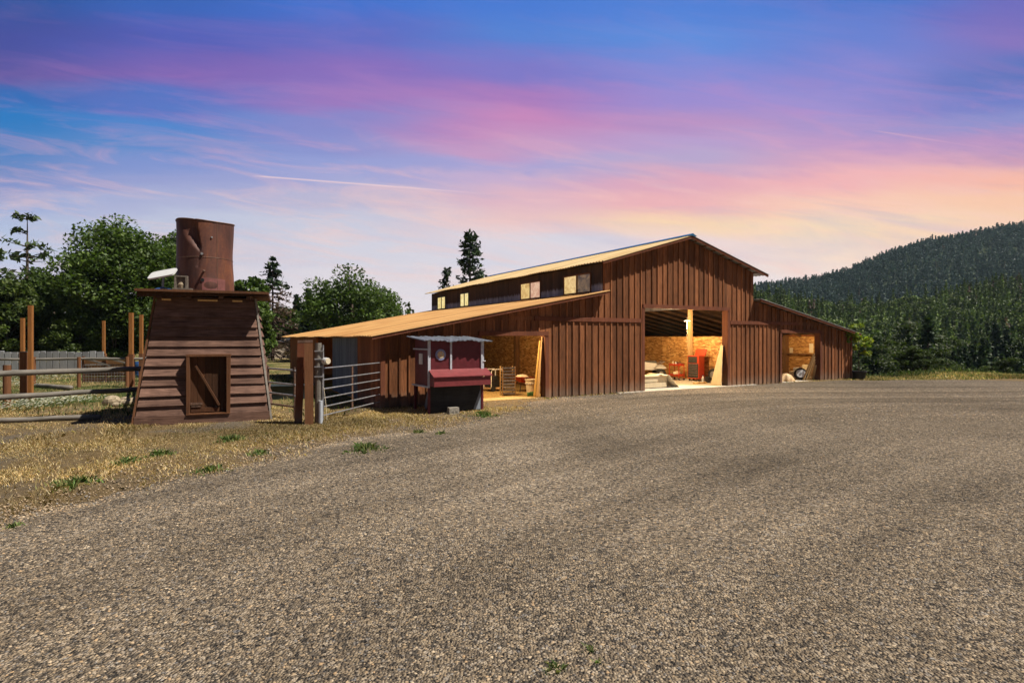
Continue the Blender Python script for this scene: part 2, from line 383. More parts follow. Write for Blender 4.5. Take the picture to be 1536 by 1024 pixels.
def make_world():
    w = bpy.data.worlds.new('World'); S.world = w; w.use_nodes = True
    t = NT(w.node_tree); bg = w.node_tree.nodes['Background']
    tc = t.n('ShaderNodeTexCoord'); sp = t.n('ShaderNodeSeparateXYZ'); t.l(tc.outputs['Generated'], sp.inputs[0])
    x, y, z = sp.outputs
    wv = t.math('MAXIMUM', y, .38)
    k = t.math('DIVIDE', x, wv); v = t.math('DIVIDE', z, wv)
    cb = t.n('ShaderNodeCombineXYZ'); t.l(k, cb.inputs[0]); t.l(t.math('ADD', v, t.math('MULTIPLY', k, .13)), cb.inputs[1])
    def nz(sx, sy, sc, det, r, off=0, tilt=.12, dist=0):
        mp = t.n('ShaderNodeMapping'); mp.inputs['Scale'].default_value = (sx, sy, 1)
        mp.inputs['Location'].default_value = (off, off*.7, 0)
        t.l(cb.outputs[0], mp.inputs['Vector']); return t.noise(mp.outputs[0], sc, det, r, dist)
    wob = nz(1, 5, 1.5, 6, .55, 3.1)
    wob2 = nz(1.5, 14, 2.0, 6, .6, 9.3)
    vw = t.math('ADD', v, t.math('MULTIPLY', t.math('SUBTRACT', wob, .5), .085))
    vw = t.math('ADD', vw, t.math('MULTIPLY', t.math('SUBTRACT', wob2, .5), .045))
    kw = t.math('ADD', k, t.math('MULTIPLY', t.math('SUBTRACT', wob, .5), .35))
    u = t.mrange(kw, -.9035, .9035, .08, .92)
    rows = [
     (512, [(236,226,230),(238,228,231),(240,231,234),(240,233,236),(242,236,238),(248,234,230),(252,234,224)]),
     (430, [(212,213,232),(226,219,229),(234,225,230),(234,229,234),(236,231,235),(246,230,227),(252,230,214)]),
     (372, [(194,204,229),(212,207,222),(217,215,228),(224,219,229),(242,219,217),(255,226,206),(255,220,192)]),
     (332, [(184,197,226),(196,202,224),(206,206,224),(238,198,198),(255,219,180),(255,224,188),(255,210,178)]),
     (300, [(162,178,220),(178,182,217),(192,187,214),(228,184,198),(241,181,186),(254,206,184),(255,204,172)]),
     (266, [(130,148,204),(152,161,211),(164,168,216),(200,175,210),(226,170,190),(246,182,184),(252,188,168)]),
     (240, [(98,135,196),(130,150,210),(150,160,215),(172,165,214),(186,168,208),(214,164,194),(210,158,184)]),
     (215, [(70,130,196),(102,142,206),(140,150,210),(200,156,198),(186,160,208),(196,155,200),(182,146,196)]),
     (182, [(40,122,194),(80,134,206),(136,138,204),(198,134,188),(186,146,198),(175,150,205),(142,144,205)]),
     (150, [(48,108,184),(88,116,196),(156,120,191),(168,122,190),(156,140,210),(160,144,210),(112,125,200)]),
     (112, [(94,86,162),(126,100,180),(136,110,190),(126,120,200),(125,138,215),(134,135,210),(92,114,190)]),
     (60,  [(70,78,158),(82,94,184),(96,108,195),(84,130,212),(95,140,220),(104,128,210),(132,114,190)]),
     (0,   [(44,82,158),(56,98,184),(66,112,205),(72,122,212),(80,128,215),(76,118,205),(110,106,190)]),
     (-120,[(30,56,120),(36,66,135),(40,72,145),(44,78,150),(46,78,150),(44,72,140),(50,66,130)]),
     (-420,[(14,26,60)]*7)]
    col = None; prev = None
    for yy, cs in rows:
        stops = [(.08+.84*i/6, srgb(c)) for i, c in enumerate(cs)]
        c = t.ramp(u, stops, 'EASE'); vv = (HZ-yy)/F
        if col is None: col = c
        else:
            nd = t.n('ShaderNodeMapRange', interpolation_type='SMOOTHSTEP'); t.l(vw, nd.inputs[0])
            nd.inputs[1].default_value = prev; nd.inputs[2].default_value = vv
            col = t.mix(nd.outputs[0], col, c)
        prev = vv
    # wisps: fine pink and pale streaks in the cirrus
    fine = nz(1.6, 11, 2.2, 10, .66, 1.7, .10, 1.0)
    band = t.mrange(v, .02, .12); hi = t.mrange(v, .50, .24, .12, 1)
    wis = t.math('MULTIPLY', t.math('MULTIPLY', t.mrange(fine, .47, .68, 0, .55), band), hi)
    wc = t.mix(t.mrange(v, .24, .40), srgb((255, 210, 198)), srgb((216, 142, 190)))
    col = t.mix(wis, col, wc)
    fine2 = nz(1.3, 9, 1.7, 10, .64, 7.7, .09, .8)
    blu = t.math('MULTIPLY', t.math('MULTIPLY', t.mrange(fine2, .50, .74, 0, .40), band), t.mrange(v, .45, .25))
    col = t.mix(blu, col, t.mix(t.mrange(v, .1, .35), srgb((196, 200, 224)), srgb((96, 124, 200))))
    # two thin contrails
    def trail(p0, p1, wd, amt, colr):
        k0, v0, k1, v1 = (p0[0]-CX)/F, (HZ-p0[1])/F, (p1[0]-CX)/F, (HZ-p1[1])/F
        sl = (v1-v0)/(k1-k0)
        d = t.math('ABSOLUTE', t.math('SUBTRACT', v, t.math('ADD', t.math('MULTIPLY', t.math('SUBTRACT', k, k0), sl), v0)))
        a = t.mrange(d, 0, wd, 1, 0)
        r = t.math('MULTIPLY', t.mrange(k, k0-.005, k0+.02), t.mrange(k, k1-.2, k1, 1, 0))
        return t.mix(t.math('MULTIPLY', t.math('MULTIPLY', a, r), amt), col, srgb(colr))
    col = trail((382, 264), (760, 293), .0022, .75, (250, 215, 215))
    col = trail((1310, 196), (1500, 226), .002, .4, (245, 190, 195))
    # below the horizon: dull earth light
    col = t.mix(t.mrange(z, -.02, -.12), col, (.10, .085, .07))
    # behind the camera the dusk sky is plain dim blue
    col = t.mix(t.mrange(y, .25, -.35), col, t.mix(t.mrange(z, 0, .6), (.07, .085, .15), (.022, .04, .10)))
    t.l(col, bg.inputs['Color']); bg.inputs['Strength'].default_value = .81
    w.cycles.sampling_method = 'MANUAL'; w.cycles.sample_map_resolution = 512
make_world()
S.view_settings.view_transform = 'Standard'; S.view_settings.look = 'None'; S.view_settings.exposure = .30; S.view_settings.gamma = 1

# ------------------------------------------------------------------ terrain
def sm(x, a, b):
    u = np.clip((x-a)/(b-a), 0, 1); return u*u*(3-2*u)
def vnoise(x, y, seed=0):
    h = np.zeros_like(x); r = np.random.default_rng(seed)
    for i in range(6):
        fx, fy, p = r.normal(), r.normal(), r.uniform(0, 6.28); h += np.sin(x*fx+y*fy+p)
    return h/6
NEAR_A = np.array([-.1, .25, .43, .51, .672, .768, .9035, 1.3, 2.5]); NEAR_H = np.array([-2, 2, 7.0, 9.0, 12.0, 15.0, 20.5, 30, 40.])
FAR_A = np.array([-.2, .1, .3, .426, .51, .594, .672, .736, .826, .9035, 1.3, 2.5])
FAR_YPX = np.array([507, 490, 462, 449, 435, 414, 384, 370, 357, 344, 318, 292.])
FAR_H = CAMZ + (HZ-FAR_YPX)/F*620
def height(x, y):
    yy = np.maximum(y, 1.0); a = np.clip(x/yy, -1.5, 2.5)
    right = sm(a, .36, .60)*sm(y, 20, 30)
    edge = 34.0 + 1.2*np.sin(x*.25)
    h = -9.0*right*sm(y, edge, edge+42)
    h = h + .10*right*np.sin(x*.5)*sm(y, 29, 33)*(1-sm(y, 38, 44))
    n1 = np.interp(a, NEAR_A, NEAR_H); n2 = np.interp(a, FAR_A, FAR_H)
    up1 = sm(y, 78, 240); dn = sm(y, 245, 330); up2 = sm(y, 300, 640)
    g = sm(a, -.05, .35)
    h = h + g*((n1+9)*up1*(1-.55*dn)*(1-up2) + (n2+9)*up2) + g*vnoise(x/22, y/22, 3)*3*sm(y, 110, 200)
    return np.where(y > 1, h, 0)
def hz(x, y): return float(height(np.array([float(x)]), np.array([float(y)]))[0])

rings = np.concatenate([[0], np.geomspace(.8, 1000, 210)]); NA = 384
ang = np.linspace(0, 2*np.pi, NA, endpoint=False)
R, A = np.meshgrid(rings[1:], ang, indexing='ij')
X, Y = R*np.sin(A), R*np.cos(A)
Z = height(X, Y); Z = np.maximum(Z, -9.5)
V = np.concatenate([[[0, 0, 0]], np.stack([X.ravel(), Y.ravel(), Z.ravel()], 1)])
i = np.arange(len(rings)-2)[:, None]*NA; j = np.arange(NA)[None, :]; j2 = (j+1) % NA
Q = np.stack([(i+j), (i+j2), (i+NA+j2), (i+NA+j)], -1).reshape(-1, 4)[:, ::-1]+1
g0 = np.stack([np.zeros(NA, int), np.arange(NA)+1, (np.arange(NA)+1) % NA+1, (np.arange(NA)+1) % NA+1], 1)
ground = npmesh('ground', V, Q, M['earth'], smooth=True)
tag(ground, 'dry earth and meadow ground running out to the wooded hills', None, None, 'structure')
gc = npmesh('ground_patch', V[:NA+1], g0[:, [0, 2, 1]], M['earth']); gc.name = 'ground_underfoot'; tag(gc, kind='structure')

# gravel yard: a sheet with an irregular edge, laid on the earth
EDGE = [(-14, -6), (-10.5, 0), (-8, 4.2), (-6.27, 6.94), (-5.46, 8.96), (-4.32, 11.55), (-2.9, 13.4), (-1.6, 14.9), (-.45, 16.6), (.1, 18.6), (.55, 20.6), (1.6, 21.7)]
ex = np.array([p[0] for p in EDGE]); ey = np.array([p[1] for p in EDGE])
TH = rad(29.8); UX, UY = math.cos(TH), math.sin(TH); AX, AY = -4.40, 19.0
def loc_t(x, y): return (x-AX)*UX+(y-AY)*UY, -(x-AX)*UY+(y-AY)*UX       # barn coordinates
def on_gravel(x, y, wob=True):
    """signed metres inside the gravel (positive = on gravel)"""
    e = np.interp(y, ey, ex); d = (x-e)*.75
    if wob: d = d + .45*vnoise(x*1.3, y*1.3, 11)+.2*vnoise(x*4, y*4, 12)
    tt, ss = loc_t(x, y)
    d = np.minimum(d, -ss-.28+.18*vnoise(x*2, y*2, 13)+.9*sm(tt, 11.5, 12)*(1-sm(tt, 16.8, 17.2)))
    far = 31.4+.5*vnoise(x*.7, y*.7, 14)
    return np.minimum(d, np.where(tt > 26, far-y, d))
xs = np.concatenate([np.arange(-14, 36, .14), np.arange(36, 75, 1.5)]); ys = np.concatenate([np.arange(-6, 33.5, .14)])
GX, GY = np.meshgrid(xs, ys, indexing='ij')
def lane(x, y):                                       # packed wheel tracks and dusty lanes that curve in toward the doors
    q = np.hypot(x-21, (y+7)*1.12)+1.3*vnoise(x*.16, y*.16, 61)
    m = np.clip(.5+.9*vnoise(x*.14, y*.2, 62), .1, 1)
    l = (.55*np.sin(q*1.9)+.40*np.sin(q*4.3+1)+.40*np.sin(q*9.1+vnoise(x, y, 63)*3))*m
    r = 1.10+.30*l+.20*vnoise(x*.5, y*.65, 64)+.12*vnoise(x*1.7, y*2.1, 65)
    for (px, py, sx, sy, a) in ((790, 690, 1.2, 2.4, .45), (1010, 628, 2.2, 2.6, .30), (560, 760, 1.6, 1.2, .15), (1300, 610, 7, 4, -.16), (880, 660, .8, 2.0, -.08), (1000, 760, 2.5, 1.5, .12)):
        cx_, cy_ = gp(px, py); r = r+a*np.exp(-((x-cx_)/sx)**2-((y-cy_)/sy)**2)
    return np.clip(r, .68, 1.7)
def gz(x, y): return .012+.018*vnoise(x*.9, y*.9, 21)*.5+.012*vnoise(x*.35+4, y*.5, 22)
GD = on_gravel(GX, GY)
GZ = gz(GX, GY)+np.clip(GD, -.3, .3)*.04
idx = np.arange(GX.size).reshape(GX.shape)
Qg = np.stack([idx[:-1, :-1], idx[1:, :-1], idx[1:, 1:], idx[:-1, 1:]], -1).reshape(-1, 4)
keep = (GD.ravel()[Qg].max(1) > -.1)
Vg = np.stack([GX.ravel(), GY.ravel(), GZ.ravel()], 1)
Qg = Qg[keep]; used = np.unique(Qg); rem = -np.ones(len(Vg), int); rem[used] = np.arange(len(used))
lt_ = lane(Vg[:, 0], Vg[:, 1])[Qg].mean(1)
gravel = npmesh('gravel_yard', Vg[used], rem[Qg], M['gravel'], np.stack([lt_*1.04, lt_*1.05, lt_*1.07], 1), smooth=True); tag(gravel, 'grey brown crushed gravel yard in front of the barn', None, None, 'structure')

# loose stones, thick close to the eye and thinning out
def ico():
    p = (1+5**.5)/2
    v = np.array([(-1,p,0),(1,p,0),(-1,-p,0),(1,-p,0),(0,-1,p),(0,1,p),(0,-1,-p),(0,1,-p),(p,0,-1),(p,0,1),(-p,0,-1),(-p,0,1)], float)
    v /= np.linalg.norm(v[0])
    f = np.array([(0,11,5),(0,5,1),(0,1,7),(0,7,10),(0,10,11),(1,5,9),(5,11,4),(11,10,2),(10,7,6),(7,1,8),(3,9,4),(3,4,2),(3,2,6),(3,6,8),(3,8,9),(4,9,5),(2,4,11),(6,2,10),(8,6,7),(9,8,1)])
    return v, f
def rotz_rand(n):
    q = rng.normal(size=(n, 4)); q /= np.linalg.norm(q, axis=1)[:, None]; w, x, y, z = q.T
    return np.stack([np.stack([1-2*(y*y+z*z), 2*(x*y-w*z), 2*(x*z+w*y)], -1), np.stack([2*(x*y+w*z), 1-2*(x*x+z*z), 2*(y*z-w*x)], -1), np.stack([2*(x*z-w*y), 2*(y*z+w*x), 1-2*(x*x+y*y)], -1)], 1)
def stones(n, y0, y1, smin, smax, seed):
    r = np.random.default_rng(seed)
    yy = np.sqrt(r.uniform(y0*y0, y1*y1, n)); xx = r.uniform(-1.0, 1.0, n)*yy
    d = on_gravel(xx, yy); k = (d > r.uniform(-1, 0, n)**3*2.2+.1); xx, yy = xx[k], yy[k]; n = len(xx)
    V, Fc = ico()
    sz = r.uniform(0, 1, n)**2.2*(smax-smin)+smin
    sc = np.stack([sz*r.uniform(.8, 1.35, n), sz*r.uniform(.7, 1.1, n), sz*r.uniform(.5, .85, n)], 1)
    P = V[None]*(1+r.uniform(-.28, .28, (n, 12, 1)))*sc[:, None, :]
    a = r.uniform(0, 6.28, n); tl = r.normal(0, .35, n)
    ct, st = np.cos(tl)[:, None], np.sin(tl)[:, None]
    y2, z2 = P[:, :, 1]*ct-P[:, :, 2]*st, P[:, :, 1]*st+P[:, :, 2]*ct
    ca, sa = np.cos(a)[:, None], np.sin(a)[:, None]
    P = np.stack([P[:, :, 0]*ca-y2*sa, P[:, :, 0]*sa+y2*ca, z2], -1)
    P += np.stack([xx, yy, gz(xx, yy)+sc[:, 2]*.25], 1)[:, None]
    Fq = (Fc[None]+(np.arange(n)*12)[:, None, None]).reshape(-1, 3)
    pal = np.array([(.36,.27,.175),(.30,.225,.145),(.235,.185,.13),(.43,.345,.24),(.15,.128,.105),(.25,.235,.215),(.38,.26,.15),(.095,.084,.072)])
    c = pal[r.choice(8, n, p=[.27,.23,.14,.11,.07,.08,.07,.03])]*r.uniform(1.0, 1.35, (n, 1))*lane(xx, yy)[:, None]*(np.array([[1.06, 1.05, 1.03]])*(1-np.clip((yy-7)/14, 0, 1)[:, None])+np.array([[1.04, 1.05, 1.10]])*np.clip((yy-7)/14, 0, 1)[:, None])
    return P.reshape(-1, 3), Fq, np.repeat(c, 20, 0)
def stuff_stones(name, label, *a):
    Vv, Fv, T = stones(*a); o = npmesh(name, Vv, Fv, M['stone'], T); tag(o, label, 'gravel', None, 'stuff'); return o
VS = [stones(105000, 3.3, 8.0, .007, .0195, 1), stones(85000, 8.0, 16.0, .010, .021, 2), stones(60000, 16.0, 27.0, .013, .03, 3)]
off = 0; aV, aF, aT = [], [], []
for v_, f_, t_ in VS: aV.append(v_); aF.append(f_+off); aT.append(t_); off += len(v_)
o = npmesh('loose_gravel', np.concatenate(aV), np.concatenate(aF), M['stone'], np.concatenate(aT)); tag(o, 'loose tan and grey crushed stones over the yard', 'gravel', None, 'stuff')

# ------------------------------------------------------------------ grass
def blades(px, py, pz, hgt, wid, lean, tint):
    n = len(px); a = rng.uniform(0, 6.28, n); dx, dy = np.cos(a), np.sin(a)
    la = rng.uniform(0, 6.28, n); lx, ly = np.cos(la)*lean*hgt, np.sin(la)*lean*hgt
    b = np.stack([px, py, pz], 1); w = np.stack([dx*wid, dy*wid, 0*dx], 1)
    mid = b+np.stack([lx*.35, ly*.35, hgt*.6], 1); tip = b+np.stack([lx, ly, hgt*np.sqrt(np.clip(1.05-lean**2*.5, .15, 1))], 1)
    V = np.stack([b-w, b+w, mid+w*.7, tip, mid-w*.7], 1).reshape(-1, 3)
    Fq = np.arange(n*5).reshape(-1, 5)
    return V, Fq, tint
def field(name, label, n, xr, yr, ok, hr, wr, pal, lean=(.2, 1.0), mat='grass', cat='grass', kind='stuff', seed=5):
    r = np.random.default_rng(seed)
    x = r.uniform(*xr, n); y = r.uniform(*yr, n); k = ok(x, y, r); x, y = x[k], y[k]; m = len(x)
    z = height(x, y)-.005
    pal = np.array(pal); t_ = pal[r.integers(0, len(pal), m)]*r.uniform(.7, 1.25, (m, 1))
    sc = np.clip(.6+.6*vnoise(x*.8, y*.8, seed), .3, 1.3)
    t_ = t_*np.clip(1+.75*vnoise(x*.7+5, y*.9, seed+1)+.35*vnoise(x*2.4, y*2.9, seed+2), .5, 1.6)[:, None]
    V, Fq, T = blades(x, y, z, r.uniform(*hr, m)*sc, r.uniform(*wr, m), r.uniform(*lean, m), t_)
    o = npmesh(name, V, Fq, M[mat], T); tag(o, label, cat, None, kind); return o
DRY = [(.62, .44, .20), (.72, .55, .28), (.55, .37, .16), (.40, .26, .11), (.80, .66, .39), (.34, .27, .11)]
GRN = [(.075, .13, .03), (.10, .165, .045), (.14, .18, .06), (.22, .22, .08)]
def ok_dry(x, y, r):
    d = on_gravel(x, y); tt, ss = loc_t(x, y)
    dens = np.clip(-d*.42+.16, 0, 1)**1.3*np.clip(.60+1.3*vnoise(x*.8+2, y*1.0, 31)+1.1*vnoise(x*3, y*3, 32), .07, 1)
    return (r.uniform(0, 1, len(x)) < dens) & (np.abs(x) < y*.98+.6) & ((ss < -.04) | (tt < -.05))
field('dry_grass', 'short straw coloured dry grass left of the gravel', 430000, (-17.5, 2), (5.5, 19.2), ok_dry, (.03, .13), (.003, .007), DRY, (.4, 1.25), seed=41)
field('green_grass', 'thin green grass growing among the dry straw', 30000, (-17.5, 1), (6.5, 19), lambda x, y, r: ok_dry(x, y, r) & (vnoise(x*.7, y*.9, 33)+.8*vnoise(x*2.2, y*2.5, 34) > .30), (.03, .10), (.004, .008), GRN, (.3, 1.0), seed=42)
field('meadow_grass', 'green and straw meadow grass behind the rail fence', 60000, (-48, -5), (17, 48), lambda x, y, r: (np.abs(x) < y*.98) & ((loc_t(x, y)[0] < -.3)) & (r.uniform(0, 1, len(x)) < np.clip(.65+.5*vnoise(x*.5, y*.5, 35), 0, 1)), (.10, .30), (.008, .02), GRN+[(.40, .31, .13), (.46, .36, .17)], (.2, .9), seed=43)
def ok_wall(x, y, r):
    tt, ss = loc_t(x, y); d = on_gravel(x, y)
    door = ((tt > 11.5) & (tt < 16.9)) | ((tt > 3.7) & (tt < 6.3))
    return (ss < -.03) & (ss > -.75) & (tt > 0) & (tt < 29) & (~door) & (r.uniform(0, 1, len(x)) < np.clip(-d*2.5+.15, .03, 1)*np.where(tt < 11, 1, .45))
field('wall_grass', 'dry grass and weeds along the foot of the barn wall', 120000, (-5, 22), (18, 34), ok_wall, (.06, .22), (.006, .012), DRY[:4]+GRN[:2], (.3, 1.1), seed=44)
field('verge_grass', 'strip of dry grass along the far edge of the yard', 60000, (17, 42), (29.5, 38), lambda x, y, r: (on_gravel(x, y) < -.05) & (loc_t(x, y)[0] > 27.8) & (x < y*1.0), (.08, .28), (.012, .022), DRY[1:5]+GRN, (.2, .9), seed=45)

def clump(name, label, px, py, spread, n, hr, pal=GRN, w=(.006, .012), group=None, cat='weed', flat=1.0):
    x0, y0 = gp(px, py); r = np.random.default_rng(int(px*7+py))
    x = r.normal(0, spread, n); y = r.normal(0, spread*.8, n)
    pal = np.array(pal); T = pal[r.integers(0, len(pal), n)]*r.uniform(.6, 1.9, (n, 1))
    x = x*(.6+.4*np.sin(np.arctan2(y, x)*3+px)); fall = np.exp(-((x/spread)**2+(y/spread)**2)*.5)
    V, Fq, T = blades(x, y, 0*x, r.uniform(*hr, n)*(.35+.9*fall), r.uniform(*w, n), r.uniform(.3, 1.2, n)*flat, T)
    o = npmesh(name, V, Fq, M['grass'], T); o.location = (x0, y0, 0); tag(o, label, cat, group); return o
WG = 'green weeds on the yard edge'
for (px, py, sp, n, hr, lb) in [
    (885, 978, .055, 60, (.02, .06), 'small green sprig alone in the gravel, farthest of the foreground weeds'),
    (832, 1006, .07, 110, (.02, .07), 'low green weed sprawling in the gravel at the bottom of the photo'),
    (898, 996, .05, 40, (.015, .05), 'tiny green weed in the gravel just below the lone sprig'),
    (240, 682, .16, 150, (.05, .14), 'dark green leafy weed in dry grass below the tower door'),
    (190, 694, .18, 140, (.05, .14), 'pale green thistle like weed left of the leafy weed'),
    (112, 728, .24, 260, (.05, .16), 'bushy green weed clump in the dry grass at far left'),
    (346, 660, .22, 200, (.06, .16), 'grassy green tuft below the right corner of the tower'),
    (386, 681, .16, 140, (.05, .12), 'green tuft in the dry grass below the gate posts'),
    (316, 706, .2, 150, (.04, .12), 'sparse brownish green weed near the gravel edge'),
    (548, 676, .28, 330, (.06, .2), 'largest green weed patch at the gravel edge below the pipe gate'),
    (628, 650, .13, 100, (.05, .12), 'small weed in front of the chicken coop corner'),
    (662, 652, .13, 100, (.05, .13), 'upright green weed in front of the chicken coop middle'),
    (726, 624, .26, 300, (.05, .2), 'bright green weeds at the right foot of the chicken coop'),
    (20, 792, .08, 60, (.03, .09), 'small dark weed at the left edge of the gravel')]:
    o = clump('weed_clump', lb, px, py, sp, n, hr, w=(.004, .010) if py > 900 else (.007, .016), group=WG)
# white wildflowers behind the log fence
def flowers(name, label, spots, seed):
    r = np.random.default_rng(seed); V, Fq, T = [], [], []; o_ = 0
    for (px, py, sx, sy, n) in spots:
        x0, y0 = gp(px, py); x = r.normal(x0, sx, n); y = r.normal(y0, sy, n); h = r.uniform(.12, .38, n)
        z = h
        s = r.uniform(.02, .045, n)
        q = np.stack([np.stack([x-s, y-s*.5, z], 1), np.stack([x+s, y-s*.5, z+s*.3], 1), np.stack([x+s, y+s*.5, z+s*.6], 1), np.stack([x-s, y+s*.5, z+s*.3], 1)], 1).reshape(-1, 3)
        V.append(q); Fq.append(np.arange(len(q)).reshape(-1, 4)+o_); o_ += len(q); T.append(np.tile((.72, .72, .58), (n, 1))*r.uniform(.8, 1.1, (n, 1)))
        gx, gy = r.normal(x0, sx*1.1, n), r.normal(y0, sy*1.1, n); s = r.uniform(.02, .05, n); z = r.uniform(.02, .30, n)
        q = np.stack([np.stack([gx-s, gy, z], 1), np.stack([gx+s, gy-s, z+s*.5], 1), np.stack([gx+s*.6, gy+s*.5, z+s*1.6], 1), np.stack([gx-s*.6, gy+s, z+s*1.2], 1)], 1).reshape(-1, 3)
        V.append(q); Fq.append(np.arange(len(q)).reshape(-1, 4)+o_); o_ += len(q); T.append(np.array(GRN)[r.integers(0, 4, n)])
    o = npmesh(name, np.concatenate(V), np.concatenate(Fq), M['grass'], np.concatenate(T)); tag(o, label, 'wildflowers', None, 'stuff')
flowers('white_wildflowers', 'white wildflowers with green leaves inside the log fence', [(92, 606, .65, .30, 420), (60, 612, .35, .25, 160), (28, 617, .4, .22, 150), (12, 582, .7, .5, 200), (50, 571, 1.6, .8, 220), (105, 566, 2.2, 1.0, 120)], 9)

# ------------------------------------------------------------------ barn
barn = thing('barn', 'long reddish brown board and batten barn with raised centre and two lean-to wings', 'barn', (AX, AY, 0), TH)
L0, R0, PK, T_END, DEP = 9.55, 19.04, 14.3, 27.67, 19.3
def zr(t):
    if t < L0: return 2.42+.19*t
    if t < PK: return 5.55+.29*(t-L0)
    if t <= R0: return 6.93-.275*(t-PK)
    return 4.22-.19*(t-R0)
DOORS = [(3.75, 6.55, 2.45), (11.74, 17.08, 3.68), (21.26, 24.58, 2.63)]
def bottom(t):
    for a, b, z in DOORS:
        if a < t < b: return z
    return 0.0
edges = sorted(set([round(k*.33, 3) for k in range(int(T_END/.33)+1)] + [T_END, L0, R0, PK] + [v for d in DOORS for v in d[:2]]))
mb = MB(); TK = .12
for a, b in zip(edges[:-1], edges[1:]):
    if b-a < .004: continue
    m_ = (a+b)/2; z0 = bottom(m_); ta = rt(.38)
    za, zb = zr(a+1e-4), zr(b-1e-4)
    mb.add([(a, 0, z0), (b, 0, z0), (b, 0, zb), (a, 0, za)], [(0, 1, 2, 3)], ta)
    mb.add([(a, TK, z0), (b, TK, z0), (b, TK, zb), (a, TK, za)], [(3, 2, 1, 0)], ta)
for a, b, z in DOORS:
    mb.add([(a, 0, 0), (a, TK, 0), (a, TK, z), (a, 0, z)], [(0, 1, 2, 3)]); mb.add([(b, 0, 0), (b, TK, 0), (b, TK, z), (b, 0, z)], [(3, 2, 1, 0)])
    mb.add([(a, 0, z), (b, 0, z), (b, TK, z), (a, TK, z)], [(3, 2, 1, 0)])
mb.add([(0, 0, 0), (0, TK, 0), (0, TK, zr(0)), (0, 0, zr(0))], [(3, 2, 1, 0)])
mb.add([(T_END, 0, 0), (T_END, TK, 0), (T_END, TK, zr(T_END)), (T_END, 0, zr(T_END))], [(0, 1, 2, 3)])
for x_ in (L0, R0):
    lo, hi = (zr(x_-1e-3), zr(x_+1e-3)) if x_ == L0 else (zr(x_+1e-3), zr(x_-1e-3))
    fs = [(3, 2, 1, 0)] if x_ == L0 else [(0, 1, 2, 3)]
    mb.add([(x_, 0, lo), (x_, TK, lo), (x_, TK, hi), (x_, 0, hi)], fs)
BAND0, BAND1 = 3.03, 3.20
for k in range(int(T_END/.33)+1):
    t = k*.33+random.uniform(-.012, .012); w = .030+random.uniform(-.007, .008); th = .04+random.uniform(-.008, .006)
    z0 = bottom(t); top = min(zr(max(t-w, 0.001)), zr(min(t+w, T_END)))-.005
    if any(abs(t-d[0]) < .12 or abs(t-d[1]) < .12 for d in DOORS): continue
    if t < .05 or t > T_END-.05: continue
    z0 = z0+.17 if z0 > 0 else .02+random.uniform(0, .05)
    tt = rt(.4)*1.1; j = random.uniform(-.012, .012)
    segs = []
    if top > BAND1+.1:
        if z0 < BAND0-.1: segs.append((z0, BAND0))
        segs.append((max(BAND1, z0), top))
    else: segs.append((z0, min(top, BAND0)))
    for s0, s1 in segs:
        mb.box((t-w+j, -th, s0), (t+w+j, .0, s1), tt)
mb.build('front_wall', M['barn'], barn)
for a, b in ((3.3, 11.55), (17.27, 25.2)):
    n_ = 3; mb = MB()
    for q in range(n_):
        x0, x1 = a+(b-a)*q/n_, a+(b-a)*(q+1)/n_-.006
        top = min(zr(x0), zr(x1))
        if top < BAND1: continue
        mb.box((x0, -.062, BAND0), (x1, -.001, BAND1), rt(.15))
    mb.build('girt_board', M['barn_trim'], barn)
# corner boards
for x0, x1 in ((-.02, .14), (T_END-.14, T_END+.02)):
    MB().box((x0, -.046, .02), (x1, -.002, min(zr(max(x0, 0)), zr(min(x1, T_END)))-.02)).build('corner_board', M['barn_trim'], barn)
# door frames: head board over the opening and two jamb boards
for (a, b, z) in DOORS:
    f = MB()
    f.box((a-.10, -.075, z-.01), (b+.14, -.001, z+.16), rt(.1))
    f.box((a-.16, -.055, .02), (a-.005, -.001, z-.012), rt(.1))
    f.box((b+.005, -.055, .02), (b+.17, -.001, z-.012), rt(.1))
    f.box((b-.004, -.04, .02), (b+.003, TK+.16, z-.014), .6)  # right lining tinted dark, shade put into its colour
    f.box((a-.003, -.04, .02), (a+.004, TK+.16, z-.014), 1.3)  # left lining tinted lighter as the sunlit side
    f.build('door_frame', M['barn_trim'], barn)
# side, back and clerestory walls
mb = MB()
def vwall(mb, x, y0, y1, zt, step=.30, th=.10, openings=(), rand=.3, z0=0, face=-1):
    y = y0
    while y < y1-1e-4:
        e = min(y+step, y1); z = z0
        mb.box((x, y, z), (x+th, e-.006, zt), rt(rand)); y = e
vwall(mb, 0.0, TK+.002, 3.0, zr(0)-.02, .27)
mb.build('side_wall', M['barn_side'], barn); mb = MB(); vwall(mb, 0.0, 11.0, DEP, zr(0)-.02, .27); mb.build('side_wall', M['barn_side'], barn); mb = MB()
vwall(mb, T_END-.10, TK+.002, DEP, zr(T_END)-.02, .27)
mb.build('side_wall', M['barn_side'], barn); mb = MB()
mb.box((.14, DEP-.1, 0), (L0, DEP, 2.3)); mb.box((L0, DEP-.1, 0), (R0, DEP, 5.4)); mb.box((R0, DEP-.1, 0), (T_END-.14, DEP, 2.5))
mb.add([(.14, DEP-.05, 2.3), (L0, DEP-.05, 2.3), (L0, DEP-.05, zr(L0-.01)-.03)], [(0, 1, 2)])
mb.add([(L0, DEP-.05, 5.4), (R0, DEP-.05, 5.4), (PK, DEP-.05, 6.88)], [(0, 1, 2)])
mb.build('back_wall', M['barn_side'], barn)
g = MB()
for q in range(9):
    y0 = 3.01+q*.455; g.box((-.02+.006*math.sin(q*2.1), y0, .03), (.03, y0+.452, zr(0)-.06), rt(.25))
for q in range(54): g.tube([(-.028, 3.05+q*.076, .04), (-.028, 3.05+q*.076, zr(0)-.08)], .014, 5, rt(.15))
